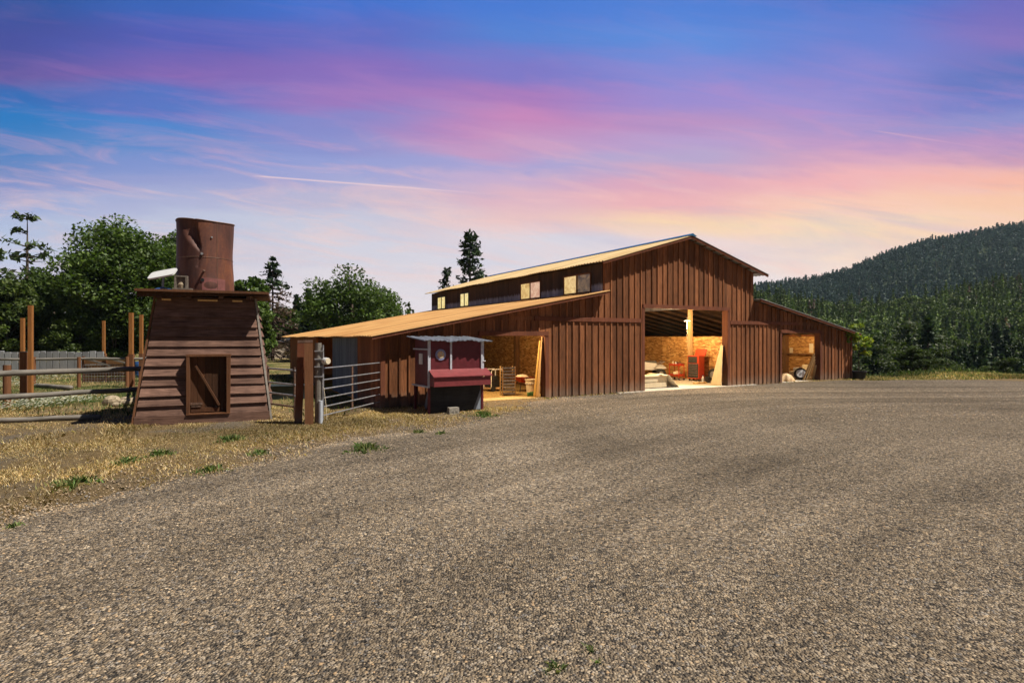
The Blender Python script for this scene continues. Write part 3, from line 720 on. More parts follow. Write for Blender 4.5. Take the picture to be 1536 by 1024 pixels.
g.build('grey_tin_sheet', M['grey_tin'], barn)
WIN = [(.91, 2.85), (4.93, 6.77), (13.15, 14.33), (16.8, 18.1)]; WZ0, WZ1 = 4.38, 5.14
mb = MB(); y = TK+.002; zb, zt = zr(L0-.01)-.05, 5.5
ybs = sorted(set([TK+.002]+[round(TK+.25*k, 3) for k in range(1, int(DEP/.25))]+[v for w in WIN for v in w]+[DEP]))
for a, b in zip(ybs[:-1], ybs[1:]):
    m_ = (a+b)/2; inw = any(w[0] < m_ < w[1] for w in WIN); c = rt(.45); o_ = random.uniform(0, .012)
    for z0, z1 in (((zb, WZ0), (WZ1, zt)) if inw else ((zb, zt),)):
        mb.box((L0-.04-o_, a, z0), (L0+.06, b-.004, z1), c)
mb.build('clerestory_wall', M['clere'], barn)
mb = MB()
for k in range(int(DEP/.3)): mb.box((R0-.06, TK+k*.3, 4.0), (R0+.05, TK+k*.3+.294, 5.5), rt(.3))
mb.build('clerestory_wall', M['clere'], barn)
def mat_pane(name, c1, c2, st):
    m, t, b = newmat(name); n = t.noise(coords(t, (1, 2.2, 3)), 1.6, 5, .65, .6)
    c = t.mix(t.mrange(n, .36, .64), c1, c2); t.l(c, b.inputs['Emission Color']); b.inputs['Emission Strength'].default_value = st
    b.inputs['Base Color'].default_value = (.05, .04, .03, 1); b.inputs['Roughness'].default_value = .06; return m
PANE = [mat_pane('lit_pane_gold', (.52, .30, .10), (.86, .62, .26), .85), mat_pane('lit_pane_yellow', (.66, .46, .16), (.90, .76, .36), .9), mat_pane('sky_reflection_pane_rose', (.62, .32, .22), (.86, .58, .40), .75), mat_pane('dim_pane', (.05, .03, .012), (.26, .15, .06), .6)]  # rose glow paints the sunset reflected in one pane
for wi, (a, b) in enumerate(WIN):
    fr = MB(); X0, X1 = L0-.085, L0-.03
    for (y0, y1, z0, z1) in ((a-.05, b+.05, WZ0-.06, WZ0), (a-.05, b+.05, WZ1, WZ1+.06), (a-.05, a, WZ0, WZ1), (b, b+.05, WZ0, WZ1), ((a+b)/2-.035, (a+b)/2+.035, WZ0, WZ1)):
        fr.box((X0, y0, z0), (X1, y1, z1))
    w = fr.build('window', M['post_dark'] if wi < 2 else M['black'], barn)
    md = (a+b)/2
    for q, (y0, y1) in enumerate(((a, md-.035), (md+.035, b))):
        pm = [[PANE[3], PANE[0]], [PANE[2], PANE[0]], [PANE[1], PANE[1]], [PANE[1], PANE[1]]][wi][q]
        MB().box((L0-.055, y0, WZ0), (L0-.045, y1, WZ1)).build('pane', pm, w)
# roofs: ribbed tin sheets with thickness
def roof_sheet(name, t0, z0, t1, z1, y0, y1, mat, rib=.2, amp=.022, thick=.02):
    n = int((y1-y0)/rib*4); ys_ = np.linspace(y0, y1, n)
    mb = MB(); vs = []; fs = []
    for q, y_ in enumerate(ys_):
        o_ = amp*math.sin(2*math.pi*q/4)
        wv = .012*math.sin(y_*1.7)
        vs += [(t0, y_, z0+o_+wv), (t1, y_, z1+o_), (t0, y_, z0+o_+wv-thick), (t1, y_, z1+o_-thick)]
    for q in range(n-1):
        a = q*4; fs += [(a, a+1, a+5, a+4), (a+2, a+6, a+7, a+3), (a, a+4, a+6, a+2), (a+1, a+3, a+7, a+5)]
    fs += [(0, 2, 3, 1), ((n-1)*4, (n-1)*4+1, (n-1)*4+3, (n-1)*4+2)]
    mb.add(vs, fs); o = mb.build(name, mat, barn)
    o.data.polygons.foreach_set('use_smooth', [False]*len(o.data.polygons)); return o
OH = .42; RT = .09
roof_sheet('lean_to_roof', -.45, 2.42-.19*.45+RT, L0-.045, zr(L0-.05)+RT, -OH, DEP+.5, M['roof'])
roof_sheet('roof', L0-.42, 5.55-.29*.42+RT, PK, 6.93+RT, -OH, DEP+.35, M['roof_pale'])
roof_sheet('roof', PK, 6.93+RT, R0+.66, 6.93-.275*(R0+.66-PK)+RT, -OH, DEP+.35, M['roof_grey'])
roof_sheet('lean_to_roof', R0+.055, 4.22+RT, T_END+.35, 4.22-.19*(T_END+.35-R0)+RT, -OH, DEP+.35, M['roof_grey'])
rc = MB()
rc.add([(PK-.26, -OH-.01, 6.93+RT-.03), (PK, -OH-.01, 6.93+RT+.09), (PK+.26, -OH-.01, 6.93+RT-.03), (PK-.26, DEP+.36, 6.93+RT-.03), (PK, DEP+.36, 6.93+RT+.09), (PK+.26, DEP+.36, 6.93+RT-.03)], [(0, 1, 4, 3), (1, 2, 5, 4), (0, 2, 1), (3, 4, 5)])
rc.build('ridge_cap', M['ridge_blue'], barn)
# rafters showing along the rakes and purlins under the overhang
def rake(t0, z0, t1, z1): MB().beam((t0, -OH+.05, z0-.01), (t1, -OH+.05, z1-.01), .05, .10).build('fascia', M['barn_trim'], barn)
rake(-.42, 2.42-.19*.42+RT-.07, L0-.06, zr(L0-.06)+RT-.07); rake(L0-.4, 5.55-.29*.4+RT-.07, PK, 6.93+RT-.07)
rake(PK, 6.93+RT-.07, R0+.64, 6.93-.275*(R0+.64-PK)+RT-.07); rake(R0+.06, 4.22+RT-.07, T_END+.33, 4.22-.19*(T_END+.33-R0)+RT-.07)
pu = MB()
for t in np.arange(PK+.5, R0+.5, .62):
    z = 6.93-.275*(t-PK)+RT-.035; pu.box((t-.03, -OH+.08, z-.05), (t+.03, .3, z+.005), rt())
for t in np.arange(R0+.35, T_END+.2, .62):
    z = 4.22-.19*(t-R0)+RT-.035; pu.box((t-.03, -OH+.08, z-.05), (t+.03, .3, z+.005), rt())
pu.build('purlin', M['rafter'], barn)
# inside: slab, strand board walls, posts, rafters
MB().box((R0-8.9, TK-.35, -.1), (R0-.02, 12.2, .045)).build('concrete_floor', M['concrete'], barn)
MB().box((3.4, .0, -.1), (9.35, 14.0, .03)).build('straw_floor', M['straw'], barn)
MB().box((20.2, .02, -.1), (27.2, 8.0, .035)).build('straw_floor', M['concrete'], barn)
def bpt(px, t):                                      # barn s where column px meets the plane t metres along the front
    k = (px-CX)/F; ax, ay = AX+UX*t, AY+UY*t
    return (ax-k*ay)/(k*UX+UY)
def osb_t(t, s0, s1, z1, face=-1):                    # strand board sheets lining a partition that runs back into the barn
    mb = MB(); s_ = s0
    while s_ < s1-.01:
        e = min(s_+1.22, s1); z = .05
        while z < z1-.01:
            ze = min(z+2.44, z1); mb.box((t, s_, z), (t+.02, e-.008, ze-.006), rt(.12)); z = ze
        s_ = e
    mb.build('strand_board_wall', M['osb'], barn)
osb_t(R0-.05, .14, 12.2, 2.44); osb_t(L0-.12, .14, 13.5, 4.05); osb_t(T_END-.16, .14, 9.0, 2.45); osb_t(L0+.10, .14, 12.2, 2.44)
m = MB(); m.box((L0+.15, 12.2, .05), (R0-.1, 12.25, 2.44)); m.build('strand_board_wall', M['osb'], barn)
for (x, y, z1, w_, mt_) in ((R0-.20, bpt(1035.5, R0-.20), 5.3, .20, 'raw_wood'), (R0-.20, .4, 5.3, .16, 'rafter'), (R0-.20, 10.0, 5.3, .2, 'rafter'), (L0-.26, bpt(775, L0-.26), 3.9, .24, 'rafter'), (L0-.26, 1.2, 3.9, .2, 'rafter'), (T_END-.28, bpt(1179, T_END-.28), 2.5, .24, 'rafter')):
    MB().box((x-w_/2, y-w_/2, .03), (x+w_/2-.02, y+w_/2, z1)).build('post', M[mt_], barn)
# sheathing added under the tin, its dark colour painting the shade up there
ce = MB()
def under(t0, t1, dz=.03):
    q = 12
    for k in range(q):
        a, b_ = t0+(t1-t0)*k/q, t0+(t1-t0)*(k+1)/q
        za, zb2 = zr(a+1e-3)-dz, zr(b_-1e-3)-dz; c = rt(.3)
        ce.hexa([(a, .14, za-.02), (b_-.012, .14, zb2-.02), (b_-.012, DEP-.2, zb2-.02), (a, DEP-.2, za-.02), (a, .14, za), (b_-.012, .14, zb2), (b_-.012, DEP-.2, zb2), (a, DEP-.2, za)], c)
under(.15, L0-.1); under(L0+.1, PK); under(PK, R0-.1); under(R0+.1, T_END-.15)
ce.build('added_shade_boards', mat_wood('shade_dark_roof_board', (.03, .016, .008), (.09, .045, .02)), barn)
mb = MB()
for y_ in (1.6, 4.0, 6.4, 9.0, 12.0):
    mb.beam((L0+.1, y_, 5.3), (PK, y_, 6.7), .06, .22, tint=rt()); mb.beam((PK, y_, 6.7), (R0-.1, y_, 5.35), .06, .22, tint=rt())
    mb.beam((L0+.1, y_, 4.4), (R0-.1, y_, 4.4), .07, .24, tint=rt())
    mb.beam((L0+.2, y_, 4.5), (PK-.6, y_, 6.4), .05, .12, tint=rt()); mb.beam((R0-.2, y_, 4.5), (PK+.6, y_, 6.4), .05, .12, tint=rt())
for x in np.arange(L0+.6, R0, .8): mb.box((x-.03, .2, 4.55), (x+.03, 12, 4.68), rt())
for y_ in np.arange(.6, 14, 1.2): mb.beam((R0+.1, y_, zr(R0+.1)-.12), (T_END-.2, y_, zr(T_END-.2)-.12), .05, .14, tint=rt()); mb.beam((.3, y_, zr(.3)-.12), (L0-.15, y_, zr(L0-.15)-.12), .05, .14, tint=rt())
mb.build('rafter', M['rafter_shaded'], barn)

def bl(t, s, z=0): return (AX+UX*t-UY*s, AY+UY*t+UX*s, z)
def bpx(px, s):                                      # barn t where column px meets the plane s metres behind the front wall
    k = (px-CX)/F; ax, ay = AX-UY*s, AY+UX*s
    return (k*ay-ax)/(UX-k*UY)

# pendant lamp in the middle bay, its warm light, and an added fill light
tl = 17.6; lamp = thing('pendant_lamp', 'white disc pendant lamp hanging inside the middle doorway', 'lamp', bl(tl, 3.0, 3.28), TH)
MB().lathe([(.0, .06), (.05, .05), (.17, .0), (.18, -.02), (.0, -.021)], 20).build('lamp_shade', mat_emit('lamp_white', (1, .86, .62), .9), lamp)
MB().tube([(0, 0, .05), (0, 0, .16), (.14, 0, .2), (.14, 0, .42)], .02, 8).build('bracket', M['white'], lamp)
MB().tube([(0, 0, -.02), (.0, 0, -1.5)], .004, 6).build('pull_cord', M['canvas'], lamp)
def warm(name, loc, e, r=.12):
    d = bpy.data.lights.new(name, 'POINT'); d.energy = e; d.shadow_soft_size = r; d.color = (1, .68, .33)
    o = bpy.data.objects.new(name, d); C.objects.link(o); o.location = loc
warm('pendant_and_fill_light', bl(tl-.1, 2.9, 3.0), 230); warm('pendant_and_fill_light', bl(14.8, 1.7, 2.9), 560)  # first is the pendant's light, second an unseen fill added to brighten the bay
warm('left_bay_lamp', bl(5.1, 1.3, 2.85), 420)
warm('right_bay_lamp', bl(25.3, 1.5, 2.3), 150)

# ------------------------------------------------------------------ things in the barn doorways
def caster(parent, x, y, r=.05):
    w = MB().tube([(x, y-.02, r), (x, y+.02, r)], r, 12).build('caster', M['rubber'], parent); return w
def gpf(px, py, zf=.045):
    Y = F*(CAMZ-zf)/(py-HZ); return ((px-CX)/F*Y, Y, zf)
def on(root, x, y, z):
    p = Matrix.Rotation(root.rotation_euler.z, 3, 'Z') @ Vector((x, y, z)); q = root.location+p; return (q.x, q.y, q.z)
WR = TH-math.pi/2
# red tool chest
tc_ = thing('tool_chest', 'tall red rolling tool chest with dark drawers and open lid', 'tool chest', gpf(1044, 571), WR+.1)
W, D, H = .72, .48, 1.36
MB().box((-W/2, -D/2, .13), (W/2, D/2, H)).build('cabinet', M['red'], tc_)
z = .18
for h in (.16, .13, .11, .10, .09, .09, .08):
    d = MB().box((-W/2+.04, -D/2-.02, z), (W/2-.04, -D/2-.001, z+h-.012)).build('drawer', M['drawer'], tc_)
    MB().box((-W/2+.1, -D/2-.032, z+h-.035), (W/2-.1, -D/2-.021, z+h-.022)).build('handle', M['galv'], d); z += h
MB().box((-W/2+.05, -D/2-.02, z+.03), (W/2-.12, -D/2-.001, H-.05)).build('front_panel', M['drawer'], tc_)
MB().hexa([(-W/2+.12, D/2-.03, H), (W/2+.06, D/2-.03, H), (W/2+.06, D/2+.02, H), (-W/2+.12, D/2+.02, H), (-W/2+.12, D/2+.12, H+.36), (W/2+.06, D/2+.12, H+.36), (W/2+.06, D/2+.17, H+.36), (-W/2+.12, D/2+.17, H+.36)]).build('lid', M['red'], tc_)
for x in (-.28, .28):
    for y in (-.17, .17): caster(tc_, x, y, .06)
# red tool cart
cart = thing('tool_cart', 'red two shelf tool cart beside the tool chest', 'cart', gpf(1015, 569.5), WR)
for z in (.22, .78):
    m = MB(); m.box((-.36, -.22, z), (.36, .22, z+.03)); m.box((-.36, -.22, z+.03), (-.34, .22, z+.11)); m.box((.34, -.22, z+.03), (.36, .22, z+.11)); m.box((-.34, -.22, z+.03), (.34, -.205, z+.11)); m.box((-.34, .205, z+.03), (.34, .22, z+.11))
    m.build('shelf', M['red'], cart)
for x in (-.345, .345):
    for y in (-.20, .20): MB().box((x-.015, y-.015, .1), (x+.015, y+.015, .9)).build('upright', M['red'], cart); caster(cart, x, y, .055)
for k, (dx, h, r, mt, lb) in enumerate(((-.22, .26, .035, 'cream', 'cream bottle standing on the red tool cart, leftmost'), (-.02, .22, .04, 'white', 'white bottle on the red tool cart, left of the dark one'), (.1, .24, .032, 'drawer', 'dark slim bottle on the tool cart beside the red box'))):
    b = thing('bottle', lb, 'bottle', on(cart, dx, -.05, .81), TH, 'bottles on the tool cart')
    MB().lathe([(r, 0), (r, h*.65), (r*.4, h*.8), (r*.4, h*.92)], 12).build('body', M[mt], b); MB().lathe([(r*.5, h*.92), (r*.5, h)], 10).build('cap', M['black'], b)
bx_ = thing('toolbox', 'small red toolbox on top of the red cart', 'toolbox', on(cart, .22, .0, .81), WR)
MB().box((-.13, -.08, 0), (.13, .08, .13)).build('body', M['maroon_lid'], bx_); MB().tube([(-.08, 0, .13), (-.08, 0, .2), (.08, 0, .2), (.08, 0, .13)], .012, 6).build('handle', M['black'], bx_)
m = MB(); m.lathe([(.0, .0), (.16, .02), (.24, .12), (.20, .24), (.06, .3), (0, .3)], 14); o = m.build('rag_bundle', M['canvas'], None, True); o.location = on(cart, .04, 0, .251); o.scale = (1.2, .7, .8); o.rotation_euler = (0, 0, TH); tag(o, 'pale rag bundle on the lower shelf of the red cart', 'rags')
# white quad bike at the left of the middle doorway
quad = thing('quad_bike', 'white quad bike half hidden behind the left side of the middle doorway', 'quad bike', gpf(969, 566.5), TH+2.6)
MB().hexa([(-.8, -.2, .45), (.8, -.2, .5), (.8, .2, .5), (-.8, .2, .45), (-.55, -.16, .85), (.35, -.16, .95), (.35, .16, .95), (-.55, .16, .85)]).build('body', M['white'], quad)
for sx, z in ((-.75, .62), (.62, .66)):
    for sy in (-1, 1):
        MB().hexa([(sx-.32, sy*.18, z), (sx+.32, sy*.18, z), (sx+.32, sy*.55, z-.06), (sx-.32, sy*.55, z-.06), (sx-.2, sy*.18, z+.14), (sx+.2, sy*.18, z+.14), (sx+.2, sy*.55, z+.05), (sx-.2, sy*.55, z+.05)]).build('fender', M['white'], quad)
        wl = MB().tube([(sx, sy*.32, .28), (sx, sy*.34, .28), (sx, sy*.54, .28), (sx, sy*.56, .28)], [.22, .28, .28, .22], 18).build('wheel', M['rubber'], quad)
        MB().tube([(sx, sy*.555, .28), (sx, sy*.57, .28)], .13, 14).build('rim', M['galv'], wl)
MB().hexa([(-.6, -.15, .86), (.1, -.15, .93), (.1, .15, .93), (-.6, .15, .86), (-.58, -.12, .97), (.05, -.12, 1.0), (.05, .12, 1.0), (-.58, .12, .97)]).build('seat', M['black'], quad)
MB().tube([(.38, 0, .9), (.28, 0, 1.12), (.22, -.36, 1.16)], .018, 8).tube([(.28, 0, 1.12), (.22, .36, 1.16)], .018, 8).build('handlebar', M['galv'], quad)
MB().tube([(-.6, -.35, .78), (-1.0, -.35, .95), (-1.0, .35, .95), (-.6, .35, .78)], .02, 6).build('rack', M['galv'], quad)
# low crate with canvas draped over its end
s_ = .7; t0, t1 = bpx(966.5, s_)-.25, bpx(1000, s_); cr = thing('lumber_crate', 'long low pale wooden crate just inside the middle doorway', 'crate', bl(t0, s_, .045), TH)
CL = t1-t0
for z in (.03, .29): MB().box((0, 0, z), (CL, .04, z+.23)).build('side_board', M['pale_ply'], cr)
MB().box((0, .045, .03), (CL, .7, .06)).build('bottom_board', M['raw_wood'], cr); MB().box((0, .7, .03), (CL, .74, .52)).build('side_board', M['raw_wood'], cr)
MB().box((-.02, -.04, .53), (CL+.02, .78, .58)).build('lid', M['pale_ply'], cr)
def drape(name, lb, cat, w, d, h, loc, rz, mat, seed):
    r = random.Random(seed); mb = MB(); n, m_ = 26, 14; vs = []; fs = []
    for i_ in range(n):
        for j_ in range(m_):
            a = 2*math.pi*i_/n; q = j_/(m_-1)
            fold = 1+.16*math.sin(a*5+seed)+.09*math.sin(a*9+2*seed)
            rr = q*(1+(fold-1)*q)
            z = h*max(0, 1-q**2.4)**.75*(1+.10*math.sin(a*2+seed)*q)+.035*math.sin(a*3+q*9+seed)*(1-q)
            vs.append((w*rr*math.cos(a), d*rr*math.sin(a), max(z, .005)))
    for i_ in range(n):
        for j_ in range(m_-1):
            a, b = i_*m_+j_, ((i_+1) % n)*m_+j_; fs.append((a, b, b+1, a+1))
    mb.add(vs, fs); o = mb.build(name, M[mat], None, True); o.location = loc; o.rotation_euler = (0, 0, rz); tag(o, lb, cat); return o
mb = MB(); nu, nv = 22, 18; vs = []
for i_ in range(nu):
    u = i_/(nu-1)
    for j_ in range(nv):
        v = j_/(nv-1)*1.15-.45
        fold = math.sin(u*15+1)*.5+math.sin(u*7.3+2)*.5
        if v < 0: x_, z_ = v, .60+.012*fold+.03*math.sin(v*9+u*4)
        else: q = min(1, v/.7); x_ = .05+q*.62*(.75+.25*math.sin(u*4+.5))+.07*fold*q; z_ = .60*(1-q**.8)+.012
        vs.append((x_, -.12+1.0*u+(.10*q*(u-.5) if v > 0 else 0), max(z_, .012)))
fs = [(i_*nv+j_, i_*nv+j_+1, (i_+1)*nv+j_+1, (i_+1)*nv+j_) for i_ in range(nu-1) for j_ in range(nv-1)]
o = mb.add(vs, fs).build('canvas_tarp', M['canvas'], None, True); o.location = bl(t1, s_, .045); o.rotation_euler = (0, 0, TH); tag(o, 'cream canvas draped over the right end of the low crate', 'tarp')
sd = o.modifiers.new('cloth', 'SOLIDIFY'); sd.thickness = .012
# plywood leaning on the right jamb (middle door) and boards leaning in the left door
def leaning(name, lb, pts0, pts1, th, mat):           # tapered sheet in barn coordinates: foot (t,s) to head (t,s,z)
    (a, s0), (b, s1) = pts0; (c, s2, zc), (d, s3, zd) = pts1
    q = [bl(a, s0, .05), bl(b, s1, .05), bl(b, s1+th, .05), bl(a, s0+th, .05), bl(c, s2, zc), bl(d, s3, zd), bl(d, s3+th, zd), bl(c, s2+th, zc)]
    o_ = Vector(q[0]); o = MB().hexa([Vector(v)-o_ for v in q]).build(name, M[mat]); o.location = o_; tag(o, lb, 'plywood sheet'); return o
def lean_side(lb, t0, t1, fa, fb, ha, hb_, z, mat):     # sheet whose foot stands out on the slab and whose head rests on the jamb
    q = [bl(t0, fa, .05), bl(t0, fb, .05), bl(t1, hb_, z), bl(t1, ha, z)]; o_ = Vector(q[0]); th = Vector((UX, UY, .25))*.02
    o = MB().hexa([Vector(v)-o_ for v in q]+[Vector(v)-o_+th for v in q]).build('plywood_sheet', M[mat]); o.location = o_; tag(o, lb, 'plywood sheet')
lean_side('pale plywood sheet leaning at the right side of the middle doorway', 16.72, 17.0, .05, .68, .16, .30, 2.0, 'pale_ply')
lean_side('tall narrow golden board leaning at the right side of the left doorway', 6.30, 6.50, .04, .26, .1, .16, 2.40, 'raw_wood')
lean_side('darker board leaning just behind the golden board in left doorway', 6.30, 6.47, .30, .46, .20, .28, 2.25, 'yellow_wood')
# bucket, dark tyre, yellow board on the slab
b = thing('bottle', 'white jug on the slab right of the tool chest', 'jug', gpf(1054.5, 573), TH); MB().lathe([(.07, 0), (.07, .22), (.03, .29), (.03, .33)], 12).build('body', M['white'], b); MB().lathe([(.035, .33), (.035, .36)], 10).build('cap', M['blue'], b)
b = thing('bucket', 'black bucket beside the white jug on the slab', 'bucket', gpf(1062, 573.5), TH); MB().lathe([(.12, 0), (.15, .3), (.155, .3), (.14, .29), (.11, .02)], 16).build('body', M['black'], b); MB().tube([(-.15, 0, .3), (-.1, 0, .42), (.1, 0, .42), (.15, 0, .3)], .006, 6).build('handle', M['galv'], b)
b = thing('tyre', 'dark tyre leaning on the strand board behind the plywood', 'tyre', bl(R0-.20, bpt(1071, R0-.2), .39), WR)
MB().tube([(0, -.1, 0), (0, -.08, 0), (0, .08, 0), (0, .1, 0)], [.24, .34, .34, .24], 22).build('tread', M['rubber'], b); MB().tube([(0, -.09, 0), (0, -.105, 0)], .19, 18).build('rim', M['galv'], b)
o = MB().box((-.42, -.1, 0), (.42, .1, .05)).box((-.36, -.16, .0), (-.3, .16, .045)).box((.3, -.16, 0), (.36, .16, .045)).build('yellow_board', M['yellow_wood']); o.location = gpf(1050, 575, .046); o.rotation_euler = (0, 0, TH); tag(o, 'yellow board lying on the slab before the tool chest', 'board')
# left bay
ge = thing('generator', 'black portable machine with white arched tube handle and orange base', 'generator', gpf(740, 586, .03), TH+.2)
MB().box((-.32, -.24, .18), (.32, .24, .46)).build('engine', M['black'], ge); MB().lathe([(.0, .0), (.2, .02), (.2, .2), (0, .22)], 16, (0, 0, .46)).build('tank', M['black'], ge); MB().box((-.34, -.27, .10), (.34, .27, .17)).build('base', M['orange_sack'], ge)
for y in (-.26, .26): MB().tube([(-.33, y, .1), (-.33, y, .85), (-.26, y, .95), (.26, y, .95), (.33, y, .85), (.33, y, .1)], .025, 8).build('handle', M['white'], ge)
for x in (-.25, .25): MB().tube([(x, -.33, .12), (x, -.28, .12)], .12, 16).build('wheel', M['rubber'], ge)
rk = thing('wire_rack', 'tall grey slatted wire rack in the left doorway', 'rack', gpf(761.5, 592.5, .03), TH-.25)
for x in (-.26, .26):
    for y in (-.2, .2): MB().box((x-.02, y-.02, 0), (x+.02, y+.02, 1.17)).build('upright', M['raw_wood'], rk)
for k in range(9):
    m = MB()
    for q in range(6): m.box((-.25, -.2+q*.076, .08+k*.128), (.25, -.2+q*.076+.03, .10+k*.128), rt())
    m.box((-.25, -.225, .06+k*.128), (.25, -.205, .125+k*.128), rt(.3)); m.build('shelf', M['galv'], rk)
wb = thing('wheelbarrow', 'red wheelbarrow loaded with pale rags behind the white tub', 'wheelbarrow', gpf(783, 587, .03), TH+.3)
MB().hexa([(-.25, -.2, .42), (.3, -.2, .36), (.3, .2, .36), (-.25, .2, .42), (-.45, -.33, .66), (.5, -.33, .62), (.5, .33, .62), (-.45, .33, .66)]).build('tray', M['red'], wb)
MB().lathe([(.0, .12), (.2, .08), (.3, .0)], 12, (0, 0, .64)).build('load', M['canvas'], wb)
for y in (-.22, .22): MB().tube([(.55, y*.3, .2), (-.4, y, .42), (-1.0, y*1.2, .62)], .02, 6).build('handle', M['rafter'], wb); MB().tube([(-.3, y, .4), (-.38, y, 0)], .018, 6).build('leg', M['black'], wb)
MB().tube([(.58, -.05, .2), (.58, .05, .2)], .2, 16).build('wheel', M['rubber'], wb)
tb = thing('tub', 'cream white plastic tub by the boards in the left doorway', 'tub', gpf(797, 589.5, .03), TH); MB().lathe([(.20, 0), (.26, .56), (.28, .56), (.28, .6), (.25, .6), (.2, .05)], 20).build('body', M['cream'], tb); MB().lathe([(.262, .40), (.27, .40), (.275, .43), (.266, .43)], 20).build('rim_band', M['white'], tb)
hs = thing('garden_hose', 'green hose coil at the foot of the leaning boards', 'hose', bl(bpx(797, .6), .6, .03), TH)
for k in range(4): MB().tube([(.16*math.cos(a)*(1+.04*k), .12*math.sin(a), .03+.035*k+.02*math.sin(a*2)) for a in np.linspace(0, 6.28, 22)], .018, 6).build('coil', M['green'], hs)
# right bay
s_ = .6; wt = bpx(1201, s_); wh = thing('wheel', 'white faced wheel with black tyre lying tilted in the right doorway', 'wheel', bl(wt, s_, .37), TH+.25)
wh.rotation_euler = (rad(-24), 0, -.35)
MB().tube([(0, -.07, 0), (0, -.05, 0), (0, .05, 0), (0, .07, 0)], [.25, .34, .34, .25], 26).build('tyre', M['rubber'], wh); MB().tube([(0, -.06, 0), (0, -.085, 0)], [.25, .22], 22).build('rim', M['white'], wh)
MB().tube([(0, -.085, 0), (0, -.12, 0)], .06, 12).build('hub', M['galv'], wh)
drape('feed_sack', 'slumped orange and cream sack at the left foot of the right doorway', 'sack', .46, .36, .40, bl(bpx(1179.5, .45), .45, .035), TH, 'orange_sack', 5)
for k, (px, s_, w, d, h, mt, lb) in enumerate(((1190, 2.0, .34, .3, .42, 'cream', 'cream carton standing behind the orange sack'), (1196, 2.6, .4, .3, .58, 'white', 'white carton behind the wheel, the left one'), (1209, 2.8, .42, .32, .72, 'cream', 'large pale carton behind the leaning planks'))):
    bxx = thing('carton', lb, 'carton', bl(bpx(px, s_*.75), s_*.75, .035), TH+.2*k, 'cartons in the right doorway')
    MB().box((-w/2, -d/2, 0), (w/2, d/2, h)).build('body', M[mt], bxx)
    MB().hexa([(-w/2, -d/2, h), (w/2, -d/2, h), (w/2, -d/2+.01, h), (-w/2, -d/2+.01, h), (-w/2, -d/2-.13, h+.07), (w/2, -d/2-.13, h+.07), (w/2, -d/2-.12, h+.08), (-w/2, -d/2-.12, h+.08)]).build('flap', M[mt], bxx)
for k in range(5):
    f0, f1 = bpx(1205+k*3.6, .35), bpx(1221+k*.6, .15)
    o = MB().beam((0, 0, 0), Vector(bl(f1, .15, 1.5-.16*k))-Vector(bl(f0, .35, .05)), .13, .035, tint=rt(.2)).build('plank', M['raw_wood']); o.location = bl(f0, .35, .05)
    tag(o, 'pale plank leaning on the right jamb of the right doorway', 'plank', 'planks leaning in the right doorway')
nt_ = MB().box((-.11, -.012, -.16), (.11, 0, .16)).build('notice', M['notice']); nt_.location = bl(T_END-.165, bpt(1187, T_END-.165), 1.58); nt_.rotation_euler = (0, 0, WR); tag(nt_, 'small pinkish notice pinned to the strand board in right bay', 'notice')
nt_ = MB().box((-.13, -.012, -.28), (.13, 0, .28)).build('notice', M['notice']); nt_.location = bl(T_END-.165, bpt(1217, T_END-.165), 1.74); nt_.rotation_euler = (0, 0, WR); tag(nt_, 'tall pale notice on the strand board near the right jamb', 'notice')
sh = MB().box((-1.6, -.3, 0), (1.6, 0, .05)).box((-1.5, -.25, -.25), (-1.45, 0, 0)).box((1.5, -.25, -.25), (1.55, 0, 0)).build('wall_shelf', M['rafter']); sh.location = bl(T_END-.165, bpt(1200, T_END-.165), 1.36); sh.rotation_euler = (0, 0, WR); tag(sh, 'dark wooden shelf along the strand board in the right bay', 'shelf')
o = MB(); n = 9; vs = [];
for i_ in range(n):
    z = 2.55-i_*.29; w = .17-.05*abs(math.sin(i_*1.3))-(.07 if i_ > 5 else 0); vs += [(.02, .02*math.sin(i_*2), z), (.02+w, .06+.05*math.sin(i_*1.7), z), (.02+w, .09+.05*math.sin(i_*1.7), z), (.02, .05+.02*math.sin(i_*2), z)]
o.add(vs, [(q*4+a, q*4+b, q*4+4+b, q*4+4+a) for q in range(n-1) for a, b in ((0, 1), (1, 2), (2, 3), (3, 0))]); o = o.build('hanging_tarp', M['canvas'], None, True); o.location = bl(21.27, .25, 0); o.rotation_euler = (0, 0, TH); tag(o, 'torn pale tarp hanging down the left side of the right doorway', 'tarp')

# ------------------------------------------------------------------ water tower
TW = rad(22); tx, ty = (307-CX)/F*15.75, 15.75
tower = thing('water_tower', 'dark brown lap sided tapered tower with plank door and overhanging deck', 'water tower', (tx, ty, 0), TW)
BW, TWD, TH_ = 1.66, 1.22, 3.50; FB, FT, KB, KT = 0.0, .50, 3.3, 2.85
def hw(z): return BW+(TWD-BW)*z/TH_
def fy(z): return FB+(FT-FB)*z/TH_
def by(z): return KB+(KT-KB)*z/TH_
DX0, DX1, DZ0, DZ1 = -.42, .62, .27, 1.84
body = MB()
body.hexa([(-hw(0)+.08, .10, .0), (hw(0)-.08, .10, 0), (hw(0)-.08, by(0)-.1, 0), (-hw(0)+.08, by(0)-.1, 0), (-TWD+.08, FT+.10, TH_), (TWD-.08, FT+.10, TH_), (TWD-.08, KT-.1, TH_), (-TWD+.08, KT-.1, TH_)], .25)
ncr = 12; ch = (TH_-.27)/ncr
